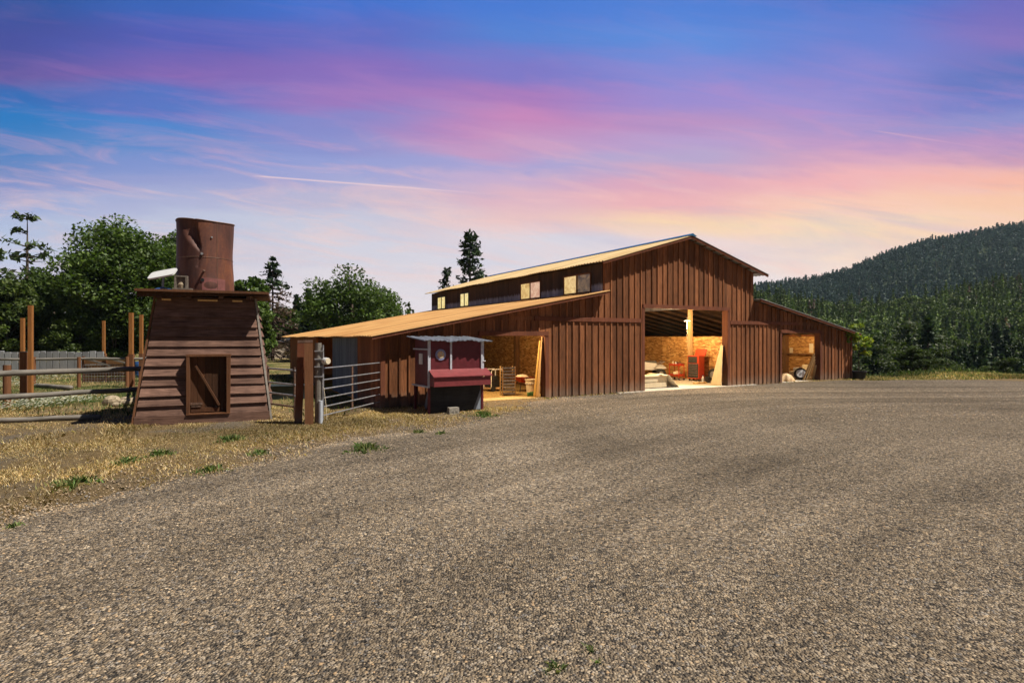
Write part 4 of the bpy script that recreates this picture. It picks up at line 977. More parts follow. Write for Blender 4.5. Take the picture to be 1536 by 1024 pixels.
for q in range(ncr):
    z0, z1 = .27+q*ch-.03, .27+(q+1)*ch+.01; p = .085+random.uniform(-.012, .02)
    spans = [(-1, 1)]
    if z0 < DZ1 and z1 > DZ0: spans = [(-1, 'a'), ('b', 1)]
    for sa, sb in spans:
        xa0, xa1 = (-hw(z0), -hw(z1)) if sa == -1 else (DX1, DX1)
        xb0, xb1 = (hw(z0), hw(z1)) if sb == 1 else (DX0, DX0)
        w0, w1 = random.uniform(-.012, .012), random.uniform(-.012, .012)
        body.hexa([(xa0, fy(z0)-p, z0+w0), (xb0, fy(z0)-p, z0+w1), (xb0, fy(z0)+.02, z0+w1), (xa0, fy(z0)+.02, z0+w0), (xa1, fy(z1)-.012, z1), (xb1, fy(z1)-.012, z1), (xb1, fy(z1)+.03, z1), (xa1, fy(z1)+.03, z1)], rt(.28))
    for sx in (-1, 1):
        body.hexa([(sx*(hw(z0)+p-.02), fy(z0)+.03, z0), (sx*(hw(z0)-.03), fy(z0)+.03, z0), (sx*(hw(z0)-.03), by(z0), z0), (sx*(hw(z0)+p-.02), by(z0), z0), (sx*hw(z1), fy(z1)+.03, z1), (sx*(hw(z1)-.03), fy(z1)+.03, z1), (sx*(hw(z1)-.03), by(z1), z1), (sx*hw(z1), by(z1), z1)], rt(.25))
body.build('siding', M['tower'], tower)
MB().box((-hw(0)-.0, -.05, 0), (hw(0), .09, .25)).build('base_board', M['tower'], tower)
for sx in (-1, 1):
    MB().beam((sx*(hw(0)+.05), -.03, .0), (sx*(hw(TH_)+.05), fy(TH_)-.03, TH_), .05, .07, (0, 1, 0), 1.5 if sx > 0 else 1.1).build('corner_board', M['tower_door'] if sx < 0 else M['grey_log'], tower)
fr = MB()
fr.box((DX0-.02, -.07, DZ0), (DX0+.06, .32, DZ1), 1.1); fr.box((DX1-.07, -.07, DZ0), (DX1+.02, .32, DZ1), 1.0); fr.box((DX0-.03, -.075, DZ1), (DX1+.03, .34, DZ1+.06), 1.1); fr.box((DX0-.02, -.09, DZ0-.03), (DX1+.02, .06, DZ0), 1.3)
fr.build('door_frame', M['tower_door'], tower)
dr = MB(); xw = (DX1-DX0-.14)/5
for q in range(5): dr.box((DX0+.062+q*xw, .08+.006*(q % 2), DZ0+.005), (DX0+.062+(q+1)*xw-.008, .12, DZ1-.005), rt(.3)*(.8 if q < 2 else .5))
dr.box((DX0+.08, .04, DZ0+.03), (DX1-.26, .079, DZ0+.15), .8)
dr = dr.build('door', M['tower_door'], tower)
MB().beam((DX0+.20, .05, DZ1-.25), (DX1-.26, .05, DZ0+.20), .05, .13, (0, 1, 0), .75).build('brace', M['tower_door'], dr)
MB().box((DX0+.07, .03, .50), (DX0+.36, .078, .56)).box((DX0+.09, .02, .44), (DX0+.33, .07, .47)).build('latch', M['rusty_pipe'], dr)
deck = MB(); DKZ = 3.62; DW = 1.60; DY0, DY1 = -.12, 3.5
for q in range(14):
    y0 = DY0+(DY1-DY0)*q/14; deck.box((-DW-random.uniform(0, .05), y0, DKZ), (DW+random.uniform(0, .05), y0+(DY1-DY0)/14-.012, DKZ+.045), rt(.2))
dk = deck.build('deck', M['tower'], tower)
fs_ = MB()
fs_.box((-DW-.03, DY0-.035, DKZ-.015), (DW+.03, DY0-.002, DKZ+.05)); fs_.hexa([(-DW, DY0+.10, DKZ-.16), (DW, DY0+.10, DKZ-.06), (DW, DY0+.14, DKZ-.06), (-DW, DY0+.14, DKZ-.16), (-DW, DY0+.10, DKZ-.018), (DW, DY0+.10, DKZ-.018), (DW, DY0+.14, DKZ-.018), (-DW, DY0+.14, DKZ-.018)], .45)
fs_.build('deck_edge', M['tower_door'], tower)
for x in (-1.1, -.4, .4, 1.1): MB().box((x-.05, DY0+.145, DKZ-.17), (x+.05, DY1, DKZ-.002), .7).build('joist', M['tower'], tower)
MB().box((-TWD-.1, FT-.02, TH_-.06), (TWD+.1, FT+.13, TH_+.0), .9).build('header', M['tower'], tower)
for x0, x1 in ((-1.1, -.88), (-.22, .28), (.66, .92)): MB().box((x0, FT-.10, TH_-.10), (x1, FT-.03, TH_-.055), 1.6).build('shim', M['raw_wood'], tower)
# rusty tank with dents
tk = thing('water_tank', 'dented open topped rusty steel tank standing on the tower deck', 'tank', (0, 0, 0), TW)
tkx, tky = -.15, 1.5
p = Matrix.Rotation(TW, 3, 'Z') @ Vector((tkx, tky, 0)); tk.location = (tx+p.x, ty+p.y, DKZ+.045)
def tank_r(a, z, R=.77, H=2.12):
    r = R
    def d(ca, cz, wa, wz, dep):
        da = (a-ca+math.pi) % (2*math.pi)-math.pi
        return dep*math.exp(-(da/wa)**2-((z-cz)/wz)**2)
    def crease(a0, z0, a1, z1, w, dep):
        q = max(0, min(1, ((a-a0)*(a1-a0)+(z-z0)*(z1-z0))/((a1-a0)**2+(z1-z0)**2)))
        dd = math.hypot(a-(a0+q*(a1-a0)), (z-(z0+q*(z1-z0)))*.9); return .78*dep*max(0, 1-dd/w)**1.2
    f_ = -math.pi/2                                   # toward the camera
    c01 = lambda q: max(0.0, min(1.0, q))
    dl = (f_-.20+.20*(2.12-z))-a; h = z-(1.12+(f_-a)*.75)   # the big fold: sharp on its right and lower edges, easing out to the left
    if dl > 0 and h > 0: r -= .15*c01(dl/.05)*c01(1-dl/.75)*c01(h/.22)*c01((2.4-z)/.5)
    r -= crease(f_-.01, 1.09, f_-.14, .78, .07, .035)
    r -= d(0, 1.05, .5, .55, .04)
    r += d(f_+.30, .2, .35, .22, .03)
    r *= 1+.012*math.sin(3*a+1)+.008*math.sin(z*3)
    return r
def shell(rf, n=150, m_=64, H=2.12, th=.012):
    vs = []; fs = []
    for lay in (0, 1):
        for j_ in range(m_):
            z = H*j_/(m_-1)
            for i_ in range(n):
                a = -math.pi+2*math.pi*i_/n; r = rf(a, z)-lay*th; top = z+.04*math.sin(a*2+.6)*(z/H)
                vs.append((r*math.cos(a), r*math.sin(a), top))
    N = n*m_
    for j_ in range(m_-1):
        for i_ in range(n):
            a, b = j_*n+i_, j_*n+(i_+1) % n
            fs.append((a, b, b+n, a+n)); fs.append((N+a, N+a+n, N+b+n, N+b))
    for i_ in range(n):
        a, b = (m_-1)*n+i_, (m_-1)*n+(i_+1) % n; fs.append((a, b, N+b, N+a))
    return MB().add(vs, fs)
shell(tank_r).build('shell', M['rust'], tk, True)
sm_ = MB().tube([((tank_r(a, 1.03)+.003)*math.cos(a), (tank_r(a, 1.03)+.003)*math.sin(a), 1.03) for a in np.linspace(-math.pi, math.pi, 97)], .007, 5)
sm_.tube([((tank_r(-1.05, z)+.003)*math.cos(-1.05), (tank_r(-1.05, z)+.003)*math.sin(-1.05), z) for z in np.linspace(.02, 2.1, 40)], .007, 5); sm_.build('weld_seam', M['rusty_pipe'], tk)
rim = MB().tube([((tank_r(a, 2.12)+.004)*math.cos(a), (tank_r(a, 2.12)+.004)*math.sin(a), 2.12+.04*math.sin(a*2+.6)) for a in np.linspace(-math.pi, math.pi, 73)], .018, 6); rim.build('rim', M['rusty_pipe'], tk)
def on_tank(da, z, out): a = -math.pi/2+da; r = tank_r(a, z)+out; return (r*math.cos(a), r*math.sin(a), z)
MB().tube([on_tank(.0, 1.12, -.02), on_tank(.0, 1.12, .05)], .035, 10).build('fitting', M['galv'], tk)
MB().tube([on_tank(.32, 1.62, -.02), on_tank(.32, 1.62, .03)], .025, 10).build('fitting', M['galv'], tk)
MB().tube([on_tank(.06, .62, -.02), on_tank(.06, .62, .12), on_tank(.10, .60, .13)], .03, 8).build('pipe_stub', M['rusty_pipe'], tk)
MB().tube([on_tank(.02, .36, -.01), on_tank(.02, .36, .02)], .05, 12).build('pipe_stub', M['black'], tk)
bt = MB()
for i_ in range(14): a0 = .0+i_*.06; bt.add([on_tank(a0, .03, .012), on_tank(a0+.06, .03, .012), on_tank(a0+.06, .44-.03*(i_/14), .010), on_tank(a0, .44-.03*(i_/14), .010)], [(0, 1, 2, 3)])
bt.build('patch_plate', mat_plain('patch_steel', (.22, .085, .075), .6, .1, .3, 6), tk, True)
# flat white dish on a short mast
dp = Matrix.Rotation(TW, 3, 'Z') @ Vector((-1.16, .95, 0)); dish = thing('satellite_dish', 'flat white tilted satellite panel on the deck left of the tank', 'satellite dish', (tx+dp.x, ty+dp.y, DKZ+.046), TW-.25)
pn = MB(); n = 24; cs = []
for k in range(n):
    a = 2*math.pi*k/n; cs.append((math.copysign(abs(math.cos(a))**.35, math.cos(a))*.36, math.copysign(abs(math.sin(a))**.35, math.sin(a))*.25))
Rm = Matrix.Rotation(rad(-12), 3, 'Y') @ Matrix.Rotation(rad(30), 3, 'X')
vs = [Rm @ Vector((x, y, z)) + Vector((0, 0, .50)) for z in (0, .045) for x, y in cs]
pn.add(vs, [tuple(range(n))[::-1], tuple(range(n, 2*n))]+[(k, (k+1) % n, n+(k+1) % n, n+k) for k in range(n)]); pn.build('panel', M['white'], dish)
MB().tube([(0, 0, .02), (0, 0, .30), (.02, .01, .48)], .03, 10).build('mast', M['grey_tin'], dish)
ft = MB()
for a in (.3, 2.4, 4.5): ft.beam((0, 0, .13), (.42*math.cos(a), .42*math.sin(a), .02), .06, .035)
ft.build('foot', M['blue'], dish)
bp_ = Matrix.Rotation(TW, 3, 'Z') @ Vector((-.60, .30, 0)); ub = thing('wire_cage_box', 'small weathered grey box with open face on the deck edge', 'box', (tx+bp_.x, ty+bp_.y, DKZ+.046), TW)
m = MB(); m.box((-.20, -.14, .0), (.26, .16, .07)); m.box((-.17, -.1, .07), (-.12, .12, .38)); m.box((.10, -.1, .07), (.15, .12, .38)); m.box((-.17, -.1, .38), (.15, .12, .42)); m.box((-.119, -.03, .071), (.099, .12, .379)); m.build('body', mat_plain('old_grey_box', (.17, .145, .12), .85, 0, .4, 12, .1), ub)
MB().lathe([(.07, 0), (.09, .1), (.04, .2), (0, .21)], 12, (-.01, 0, .07)).build('fitting', M['rock'], ub)

# ------------------------------------------------------------------ chicken coop
cx0, cy0 = gp(642.5, 621); coop = thing('chicken_coop', 'maroon chicken coop with white trim on dark skirt and corrugated tin roof', 'chicken coop', (cx0, cy0, 0), rad(31))
CW, CD = 1.93, 1.22; ZF, ZT, ZB = .86, 2.30, 2.365
w = MB()
w.box((.03, .03, ZF), (CW-.03, .06, ZT-.02)); w.hexa([(.03, .06, ZF), (.06, .06, ZF), (.06, CD-.03, ZF), (.03, CD-.03, ZF), (.03, .06, ZT-.03), (.06, .06, ZT-.03), (.06, CD-.03, ZB-.03), (.03, CD-.03, ZB-.03)])
w.hexa([(CW-.06, .06, ZF), (CW-.03, .06, ZF), (CW-.03, CD-.03, ZF), (CW-.06, CD-.03, ZF), (CW-.06, .06, ZT-.03), (CW-.03, .06, ZT-.03), (CW-.03, CD-.03, ZB-.03), (CW-.06, CD-.03, ZB-.03)])
w.box((.06, CD-.06, ZF), (CW-.06, CD-.03, ZB-.04)); w.box((.06, .06, ZF), (CW-.06, CD-.06, ZF+.03))
w.build('wall', M['maroon'], coop)
for (x, y) in ((.0, .0), (CW-.07, .0), (.0, CD-.07), (CW-.07, CD-.07)):
    MB().box((x, y+.002, 0), (x+.07, y+.07, ZF-.002)).build('leg', M['maroon'], coop)
tr = MB(); tr.box((-.012, -.012, ZF), (.07, .028, ZT-.01)); tr.box((CW-.09, -.012, ZF), (CW+.012, .028, ZT-.01)); tr.box((.74, -.008, 1.36), (.80, .028, ZT-.01))
tr.box((-.03, .03, 1.98), (.028, CD, 2.02)); tr.box((-.05, -.05, ZF-.045), (.026, CD+.05, ZF)); tr.box((CW, .03, 1.36), (CW+.03, .07, ZT))
tr.build('trim', M['white_paint'], coop)
rf = MB(); n = 60; vs = []; fs = []
for q in range(n+1):
    x = -.20+(CW+.42)*q/n; o_ = .012*math.sin(q*2*math.pi/4)+.012*math.sin(q*.5); sag = .02*math.sin(q*.21)
    vs += [(x, -.20+.02*math.sin(q*.9), ZT-.02+o_+sag), (x, CD+.15, ZB+.045+o_), (x, -.20+.02*math.sin(q*.9), ZT-.045+o_+sag), (x, CD+.15, ZB+.02+o_)]
for q in range(n): a = q*4; fs += [(a, a+4, a+5, a+1), (a+2, a+3, a+7, a+6), (a, a+2, a+6, a+4), (a+1, a+5, a+7, a+3)]
fs += [(0, 1, 3, 2), (n*4, n*4+2, n*4+3, n*4+1)]
rf.add(vs, fs).build('roof', M['coop_tin'], coop)
nb = MB(); nx0, nx1, ny = .04, CW+.10, -.36
nb.box((nx0+.01, ny+.02, ZF+.0), (nx1-.01, .028, 1.12)); nb = nb.build('nest_box', M['maroon_lid'], coop)
MB().hexa([(nx0-.03, ny-.03, 1.14), (nx1+.03, ny-.03, 1.14), (nx1+.03, .027, 1.34), (nx0-.03, .027, 1.34), (nx0-.03, ny-.03, 1.17), (nx1+.03, ny-.03, 1.17), (nx1+.03, .027, 1.375), (nx0-.03, .027, 1.375)]).build('lid', M['maroon_lid'], nb)
MB().add([(nx0+.01, ny+.02, 1.12), (nx0+.01, .027, 1.12), (nx0+.01, .027, 1.33)], [(0, 2, 1)]).add([(nx1-.01, ny+.02, 1.12), (nx1-.01, .027, 1.12), (nx1-.01, .027, 1.33)], [(0, 1, 2)]).build('gable_end', M['maroon'], nb)
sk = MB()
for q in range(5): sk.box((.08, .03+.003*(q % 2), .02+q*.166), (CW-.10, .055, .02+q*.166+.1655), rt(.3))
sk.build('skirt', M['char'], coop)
MB().add([(CW-.36, .025, .04), (CW-.09, .025, .04), (CW-.09, .025, .70), (CW-.36, .029, .04), (CW-.09, .029, .04), (CW-.09, .029, .70)], [(0, 1, 2), (3, 5, 4), (0, 3, 4, 1), (1, 4, 5, 2), (2, 5, 3, 0)]).build('sunlit_triangle', M['grey_tin'], coop)  # pale triangle painting the patch of sun low on the coop front
MB().beam((.35, CD-.15, .05), (.16, .30, .68), .22, .03, (1, 0, 0)).build('ramp', M['grey_tin'], coop)
MB().box((-.016, .50, 1.52), (.028, .74, 1.86), 1.15).build('window', M['white'], coop)
rs = MB().disc_y((.42, 1.83), .175, .004, .029).build('round_plaque', mat_plain('plaque_ring', (.26, .29, .48), .5, 0, .15, 20), coop); rs['label'] = 'round plaque with blue grey rim and cream floral centre'
def mat_plaque():
    m, t, b = newmat('plaque_centre'); n = t.noise(coords(t), 22, 3, .6)
    t.l(t.ramp(n, [(.38, (.55, .18, .12)), (.46, (.66, .45, .16)), (.55, (.70, .62, .42)), (.66, (.35, .38, .40))]), b.inputs['Base Color']); return m
MB().disc_y((.42, 1.83), .115, -.004, .0035).build('plaque_centre', mat_plaque(), rs)
MB().tube([(CW-.02, -.02, 1.60), (CW+.06, -.02, 1.60)], .02, 8).build('latch', M['white'], coop)
kx, ky = gp(680, 620); bk = MB(); bk.box((-.17, -.09, 0), (.17, .09, .11)).box((-.165, -.085, .114), (.165, .085, .20)).box((-.1, -.092, .03), (-.02, -.0901, .09), .5).box((.03, -.092, .03), (.11, -.0901, .09), .5); bk = bk.build('concrete_block', M['block']); bk.location = (kx, ky-.05, 0); bk.rotation_euler = (0, 0, rad(31)); tag(bk, 'weathered concrete block on the grass before the coop skirt', 'block')

# ------------------------------------------------------------------ gate, gate posts, meter pole
def plank_post(label, px, py, w, th, h, rz, lean, mat='post_dark'):
    x, y = gp(px, py); o = thing('gate_post', label, 'post', (x, y, 0), rz, 'gate posts')
    MB().hexa([(-w/2, 0, -.1), (w/2, 0, -.1), (w/2, th, -.1), (-w/2, th, -.1), (-w/2+lean, 0, h), (w/2+lean, 0, h), (w/2+lean, th, h), (-w/2+lean, th, h)]).build('timber', M[mat], o)
    MB().hexa([(-w/2+lean*.96, -.004, h-.06), (w/2+lean*.96, -.004, h-.06), (w/2+lean*.96, th, h-.06), (-w/2+lean*.96, th, h-.06), (-w/2+lean, -.004, h+.01), (w/2+lean, -.004, h+.01), (w/2+lean, th, h+.01), (-w/2+lean, th, h+.01)]).build('cap', M['rusty_pipe'], o)
    return o
plank_post('dark leaning timber gate post, the left of the pair', 447, 636, .20, .16, 2.28, rad(20), .09, 'barn_trim')
plank_post('upright brown timber gate post, the right of the pair', 464, 637.5, .22, .15, 2.29, rad(20), -.02, 'post_dark')
mx, my = gp(474, 636); pole = thing('meter_pole', 'weathered grey utility pole with conduit and white lamp beside the gate posts', 'pole', (mx+.02, my+.12, 0), rad(20))
MB().tube([(0, 0, -.1), (.01, 0, 1.1), (0, .01, 2.22)], [.095, .09, .085], 12, 1, True, .05).build('pole', M['grey_log'], pole)
MB().tube([(.06, -.12, .0), (.06, -.12, .64)], .055, 12).build('conduit', mat_plain('grey_conduit', (.50, .54, .60), .5, 0, .1, 8), pole)
MB().tube([(.13, -.06, .4), (.125, -.06, 2.16)], .022, 8).build('hinge_rod', M['galv'], pole)
for z in (1.28, 1.55, 1.76, 1.98): MB().box((-.10, -.11, z), (.14, -.07, z+.03)).build('strap', M['galv'], pole)
lp = MB().tube([(.15, -.02, 1.72), (.24, -.15, 1.72)], .095, 16).build('lamp', M['white'], pole); MB().tube([(.241, -.152, 1.72), (.258, -.175, 1.72)], .08, 16).build('lens', M['cream'], lp)
MB().tube([(.10, -.12, .02), (.22, -.2, .12), (.2, -.14, .5), (.14, -.08, 1.0)], .008, 6).build('wire', M['cream'], pole)
g0 = Vector((mx+.14, my+.05, 0)); g1 = Vector((*gp(574, 611.0), 0)); gv = g1-g0; gl = gv.length
gate = thing('pipe_gate', 'six rail galvanised pipe gate between the meter pole and the barn corner', 'gate', g0, math.atan2(gv.y, gv.x))
for k, z in enumerate((.22, .46, .70, .95, 1.20, 1.52)):
    bow = .10 if k < 5 else .0
    MB().tube([(.06, 0, z), (gl*.45, 0, z-.0), (gl-.16, 0, z+.005)], .020, 8).build('rail', M['galv'], gate)
MB().tube([(.05, 0, .10), (.05, 0, 1.60)], .026, 8).build('stile', M['galv'], gate)
MB().tube([(gl-.16, 0, 1.52), (gl-.04, 0, 1.50), (gl, 0, 1.40), (gl, 0, .22), (gl-.16, 0, .22)], .026, 8).build('stile', M['rusty_pipe'], gate)
MB().beam((gl*.45, .0, .16), (gl*.45, 0, 1.5), .09, .012, (0, 1, 0)).build('stile', M['rusty_pipe'], gate)
# second gate from the tower to the posts, and a trough behind it
h0 = Vector((*gp(405, 622), 0)); h1 = Vector((*gp(443, 628), 0)); hv = h1-h0
pg = thing('pipe_gate', 'short weathered pipe gate between the tower and the gate posts', 'gate', h0, math.atan2(hv.y, hv.x))
for z in (.35, .68, 1.0, 1.42): MB().tube([(-.15, 0, z), (hv.length, 0, z-.01)], .028, 8).build('rail', M['galv'] if z > .6 else M['rusty_pipe'], pg)
for x in (-.1, hv.length-.04): MB().tube([(x, .0, .0), (x, 0, 1.5)], .03, 8).build('stile', M['rusty_pipe'], pg)
trx, try_ = gp(425, 597); trg = thing('water_trough', 'dark green water trough behind the short pipe gate', 'trough', (trx, try_, 0), .2)
m = MB(); n = 28
prof = []
for sc, z in ((.96, 0), (1, .5), (1.03, .52), (.97, .52), (.93, .06)):
    prof.append([(1.15*sc*math.copysign(abs(math.cos(2*math.pi*k/n))**.6, math.cos(2*math.pi*k/n)), .5*sc*math.copysign(abs(math.sin(2*math.pi*k/n))**.8, math.sin(2*math.pi*k/n)), z) for k in range(n)])
m.add([v for r in prof for v in r], [(i_*n+k, i_*n+(k+1) % n, (i_+1)*n+(k+1) % n, (i_+1)*n+k) for i_ in range(4) for k in range(n)]+[tuple(range(4*n, 5*n))]); m.build('basin', mat_plain('dark_poly', (.025, .035, .04), .5, 0, .2, 4), trg, True)
MB().box((-1.05, -.42, .40), (1.05, .42, .41)).build('water', mat_plain('trough_water', (.02, .03, .04), .05, 0, .1, 2), trg)

# ------------------------------------------------------------------ log rail fences, posts, pickets
def log(name, p0, p1, r, parent, mat='grey_log', n=7):
    p0, p1 = Vector(p0), Vector(p1); pts = []
    for q in range(n): u = q/(n-1); pts.append(p0.lerp(p1, u)+Vector((0, 0, random.uniform(-.02, .02))))
    # built along local x so the grain follows the log
    L = (p1-p0).length; d = (p1-p0).normalized()
    mb = MB().tube([(L*q/(n-1), random.uniform(-.012, .012), random.uniform(-.015, .015)) for q in range(n)], [r*random.uniform(.92, 1.08) for _ in range(n)], 12, rt(.1), True, .04)
    o = mb.build(name, M[mat], parent, True); o.location = p0
    o.rotation_euler = d.to_track_quat('X', 'Z').to_euler(); return o
f0, f1 = Vector((-15.3, 14.6, 0)), Vector((-11.85, 18.7, 0))
fence = thing('log_rail_fence', 'grey round log rail fence left of the tower, nearest the camera', 'fence', f0, 0)
def fl(u, z): q = f0.lerp(f1, u)-f0; return (q.x, q.y, z)
log('rail', fl(0, 1.345), fl(1, 1.36), .078, fence); log('rail', fl(0, .69), fl(.97, .70), .078, fence)
for u in (.02, .99):
    q = fl(u, 0); MB().tube([(q[0]-.1, q[1]+.12, -.1), (q[0]-.1, q[1]+.12, 1.55)], .10, 12, 1, True, .05).build('post', M['post_dark'], fence)
b0, b1 = gp(-60, 637), gp(150, 628.5)
lg = log('ground_log', (*b0, .075), (*b1, .075), .075, None); tag(lg, 'grey log lying on the ground under the near rail fence', 'log')
def tall_post(label, px, pyb, ptop, lower_top, w, wl, lit=True):
    x, y = gp(px, pyb); Ht = CAMZ+(HZ-ptop)/F*y; o = thing('tall_fence_post', label, 'post', (x, y, 0), rad(12), 'tall fence posts')
    if lower_top:
        HL = CAMZ+(HZ-lower_top)/F*y
        MB().box((-wl/2, -wl/2, -.1), (wl/2, wl/2, HL)).build('lower_post', M['post_dark'], o); MB().box((-w/2, -wl/2+.02, HL-.0), (w/2, -wl/2+.02+w, Ht)).build('extension', M['post'], o)
    else: MB().box((-w/2, -w/2, -.1), (w/2, w/2, Ht)).build('timber', M['post'], o)
    return o
tall_post('thickest tall orange timber post, at the far left of the photo', 46, 607, 458, None, .12, .2)
tall_post('thin orange post just left of the thick one and farther back', 34.5, 566, 477, 527, .17, .26)
tall_post('thin orange post in front of the oak, standing alone', 156, 559, 481, 530, .15, .24)
tall_post('tall orange post left of the tower, with thick lower half', 197, 580, 469, 531, .16, .22)
tall_post('tall orange post closest to the tower wall', 212, 576, 472, 530, .14, .18)
x, y = gp(38, 606); o = thing('stub_post', 'short brown square post beside the thick tall post', 'post', (x, y, 0), .1); MB().box((-.11, -.11, -.1), (.11, .11, 1.85)).build('timber', M['post_dark'], o); MB().box((-.115, -.115, 1.852), (.115, .115, 1.875)).build('cap', M['grey_log'], o)
x, y = gp(10.5, 613); o = thing('stub_post', 'dark brown round fence post at the far left edge', 'post', (x, y, 0), .1); MB().tube([(0, 0, -.1), (0, 0, 1.45)], .11, 12).build('timber', M['post_dark'], o); MB().tube([(0, 0, 1.452), (0, 0, 1.47)], .10, 12).build('cap', M['grey_log'], o)
# back rail fence
q0, q1 = at(-20, 540, 27), at(232, 537, 27.5); bf = thing('log_rail_fence', 'farther grey rail fence in front of the white pickets', 'fence', (q0[0], q0[1], 0), 0)
dx_ = q1[0]-q0[0]; log('rail', (0, 0, 1.34), (dx_, .5, 1.36), .06, bf); log('rail', (0, 0, .78), (dx_*.62, .3, .78), .055, bf)
for u in (.0, .28, .56, .86): MB().tube([(dx_*u, .12, -.1), (dx_*u, .12, 1.45)], .08, 10).build('post', M['post_dark'], bf)
l0, l1 = gp(48, 580), gp(106, 585); lg = log('ground_log', (*l0, .1), (*l1, .1), .10, None); tag(lg, 'short grey log lying in the grass behind the tall post', 'log')
# side rails joining the two
sf0, sf1 = (-12.2, 18.9), (-17.6, 27.2); sf = thing('log_rail_fence', 'receding rail fence running back beside the tower', 'fence', (*sf0, 0), 0)
for z in (.45, .95, 1.42): log('rail', (0, 0, z), (sf1[0]-sf0[0], sf1[1]-sf0[1], z), .06, sf)
for u in (.25, .6, .95): MB().tube([((sf1[0]-sf0[0])*u, (sf1[1]-sf0[1])*u, -.1), ((sf1[0]-sf0[0])*u, (sf1[1]-sf0[1])*u, 1.5)], .08, 10).build('post', M['post_dark'], sf)
# picket fence
pk0 = at(-60, 540, 38); pf = thing('picket_fence', 'pale grey wide board picket fence before the oak trees', 'fence', (pk0[0], 38, 0), 0)
xx = 0; pkx1 = at(155, 540, 38)[0]-pk0[0]; m = MB()
while xx < pkx1:
    w_ = random.uniform(.42, .56); h = 1.44+random.uniform(-.04, .05); m.hexa([(xx, 0, 0), (xx+w_-.05, 0, 0), (xx+w_-.05, .04, 0), (xx, .04, 0), (xx+.01, 0, h), (xx+w_-.06, 0, h+random.uniform(-.03, .03)), (xx+w_-.06, .04, h), (xx+.01, .04, h)], rt(.2)); xx += w_
m.build('pickets', M['grey_picket'], pf); MB().box((0, .045, .3), (pkx1, .09, .42)).box((0, .045, 1.05), (pkx1, .09, 1.17)).build('rail', M['grey_log'], pf)
# timber bin with mesh front by the back fence
bx0, by0 = gp(172, 574); bn = thing('compost_bin', 'dark timber bin with wire front behind the fence by the posts', 'bin', (bx0-.6, by0, 0), .1)
for z in (.05, .36, .67, .98): MB().box((-1.0, .0, z), (1.25, .05, z+.27), rt()).build('board', M['rafter'], bn)
for x in (-1.0, .1, 1.2): MB().box((x, -.06, 0), (x+.09, -.002, 1.4)).build('stake', M['post_dark'], bn)
MB().beam((-.9, -.09, 1.3), (.4, -.09, .9), .05, .08).beam((.1, -.12, 1.36), (1.3, -.12, 1.0), .05, .08).build('brace', M['grey_log'], bn)
mh = MB()
for k in range(16): mh.tube([(-.95+k*.14, -.07, .05), (-.95+k*.14, -.07, .95)], .006, 4)
for k in range(7): mh.tube([(-.95, -.075, .08+k*.14), (1.2, -.075, .08+k*.14)], .006, 4)
mh.build('wire_mesh', M['galv'], bn)
bx1, by1 = gp(210, 566); br = thing('barrel', 'blue plastic barrel behind the posts beside the tower', 'barrel', (bx1, by1, 0)); MB().lathe([(.26, 0), (.3, .15), (.3, .8), (.26, .95), (0, .96)], 18).build('body', M['blue'], br); MB().lathe([(.305, .3), (.31, .32), (.305, .34)], 18).build('hoop', M['black'], br)
# rocks by the fence
for k, (px, py, s_, lb) in enumerate(((166, 607, .34, 'largest tan rock of the pile beside the tower'), (183, 606, .2, 'tan rock right of the largest in the pile'), (193, 608, .24, 'pale flat rock in the pile near the tower foot'), (174, 609.5, .18, 'small tan rock at the front of the pile'), (200, 603, .2, 'rock of the pile closest to the tower wall'), (187, 602, .22, 'dark tan rock at the back of the pile'))):
    x, y = gp(px, py); v_, f_ = ico(); r = np.random.default_rng(k); v_ = v_*(1+r.uniform(-.25, .25, (12, 1)))*np.array([s_*1.2, s_*.9, s_*.75])
    o = MB().add([tuple(q) for q in v_], [tuple(q) for q in f_], .8+.4*r.random()).build('rock', M['rock']); o.location = (x, y, s_*.35); o.rotation_euler = (0, 0, r.random()*6); tag(o, lb, 'rock', 'rock pile by the tower')
    sb = o.modifiers.new('sub', 'SUBSURF'); sb.levels = 1; sb.render_levels = 1; sb.subdivision_type = 'CATMULL_CLARK'
# potted young tree at the right end of the barn
x, y = gp(1288, 568); pt = thing('potted_tree', 'young yellow green sapling in a black pot at the right end of the barn', 'potted tree', (x, y, 0))
MB().lathe([(.30, 0), (.40, .40), (.43, .40), (.43, .45), (.38, .45), (.37, .38)], 22).build('pot', M['black'], pt); MB().lathe([(0, .39), (.37, .385)], 18).build('soil', M['rock'], pt)
MB().tube([(0, 0, .35), (.03, .02, 1.4), (-.02, 0, 2.4), (.06, .0, 3.15)], [.025, .02, .014, .005], 8).tube([(0, 0, 1.5), (.3, .1, 2.2)], [.012, .004], 6).tube([(0, 0, 1.7), (-.32, -.1, 2.3)], [.012, .004], 6).tube([(.0, 0, 2.1), (.22, -.2, 2.7)], [.01, .003], 6).build('trunk', M['bark'], pt)

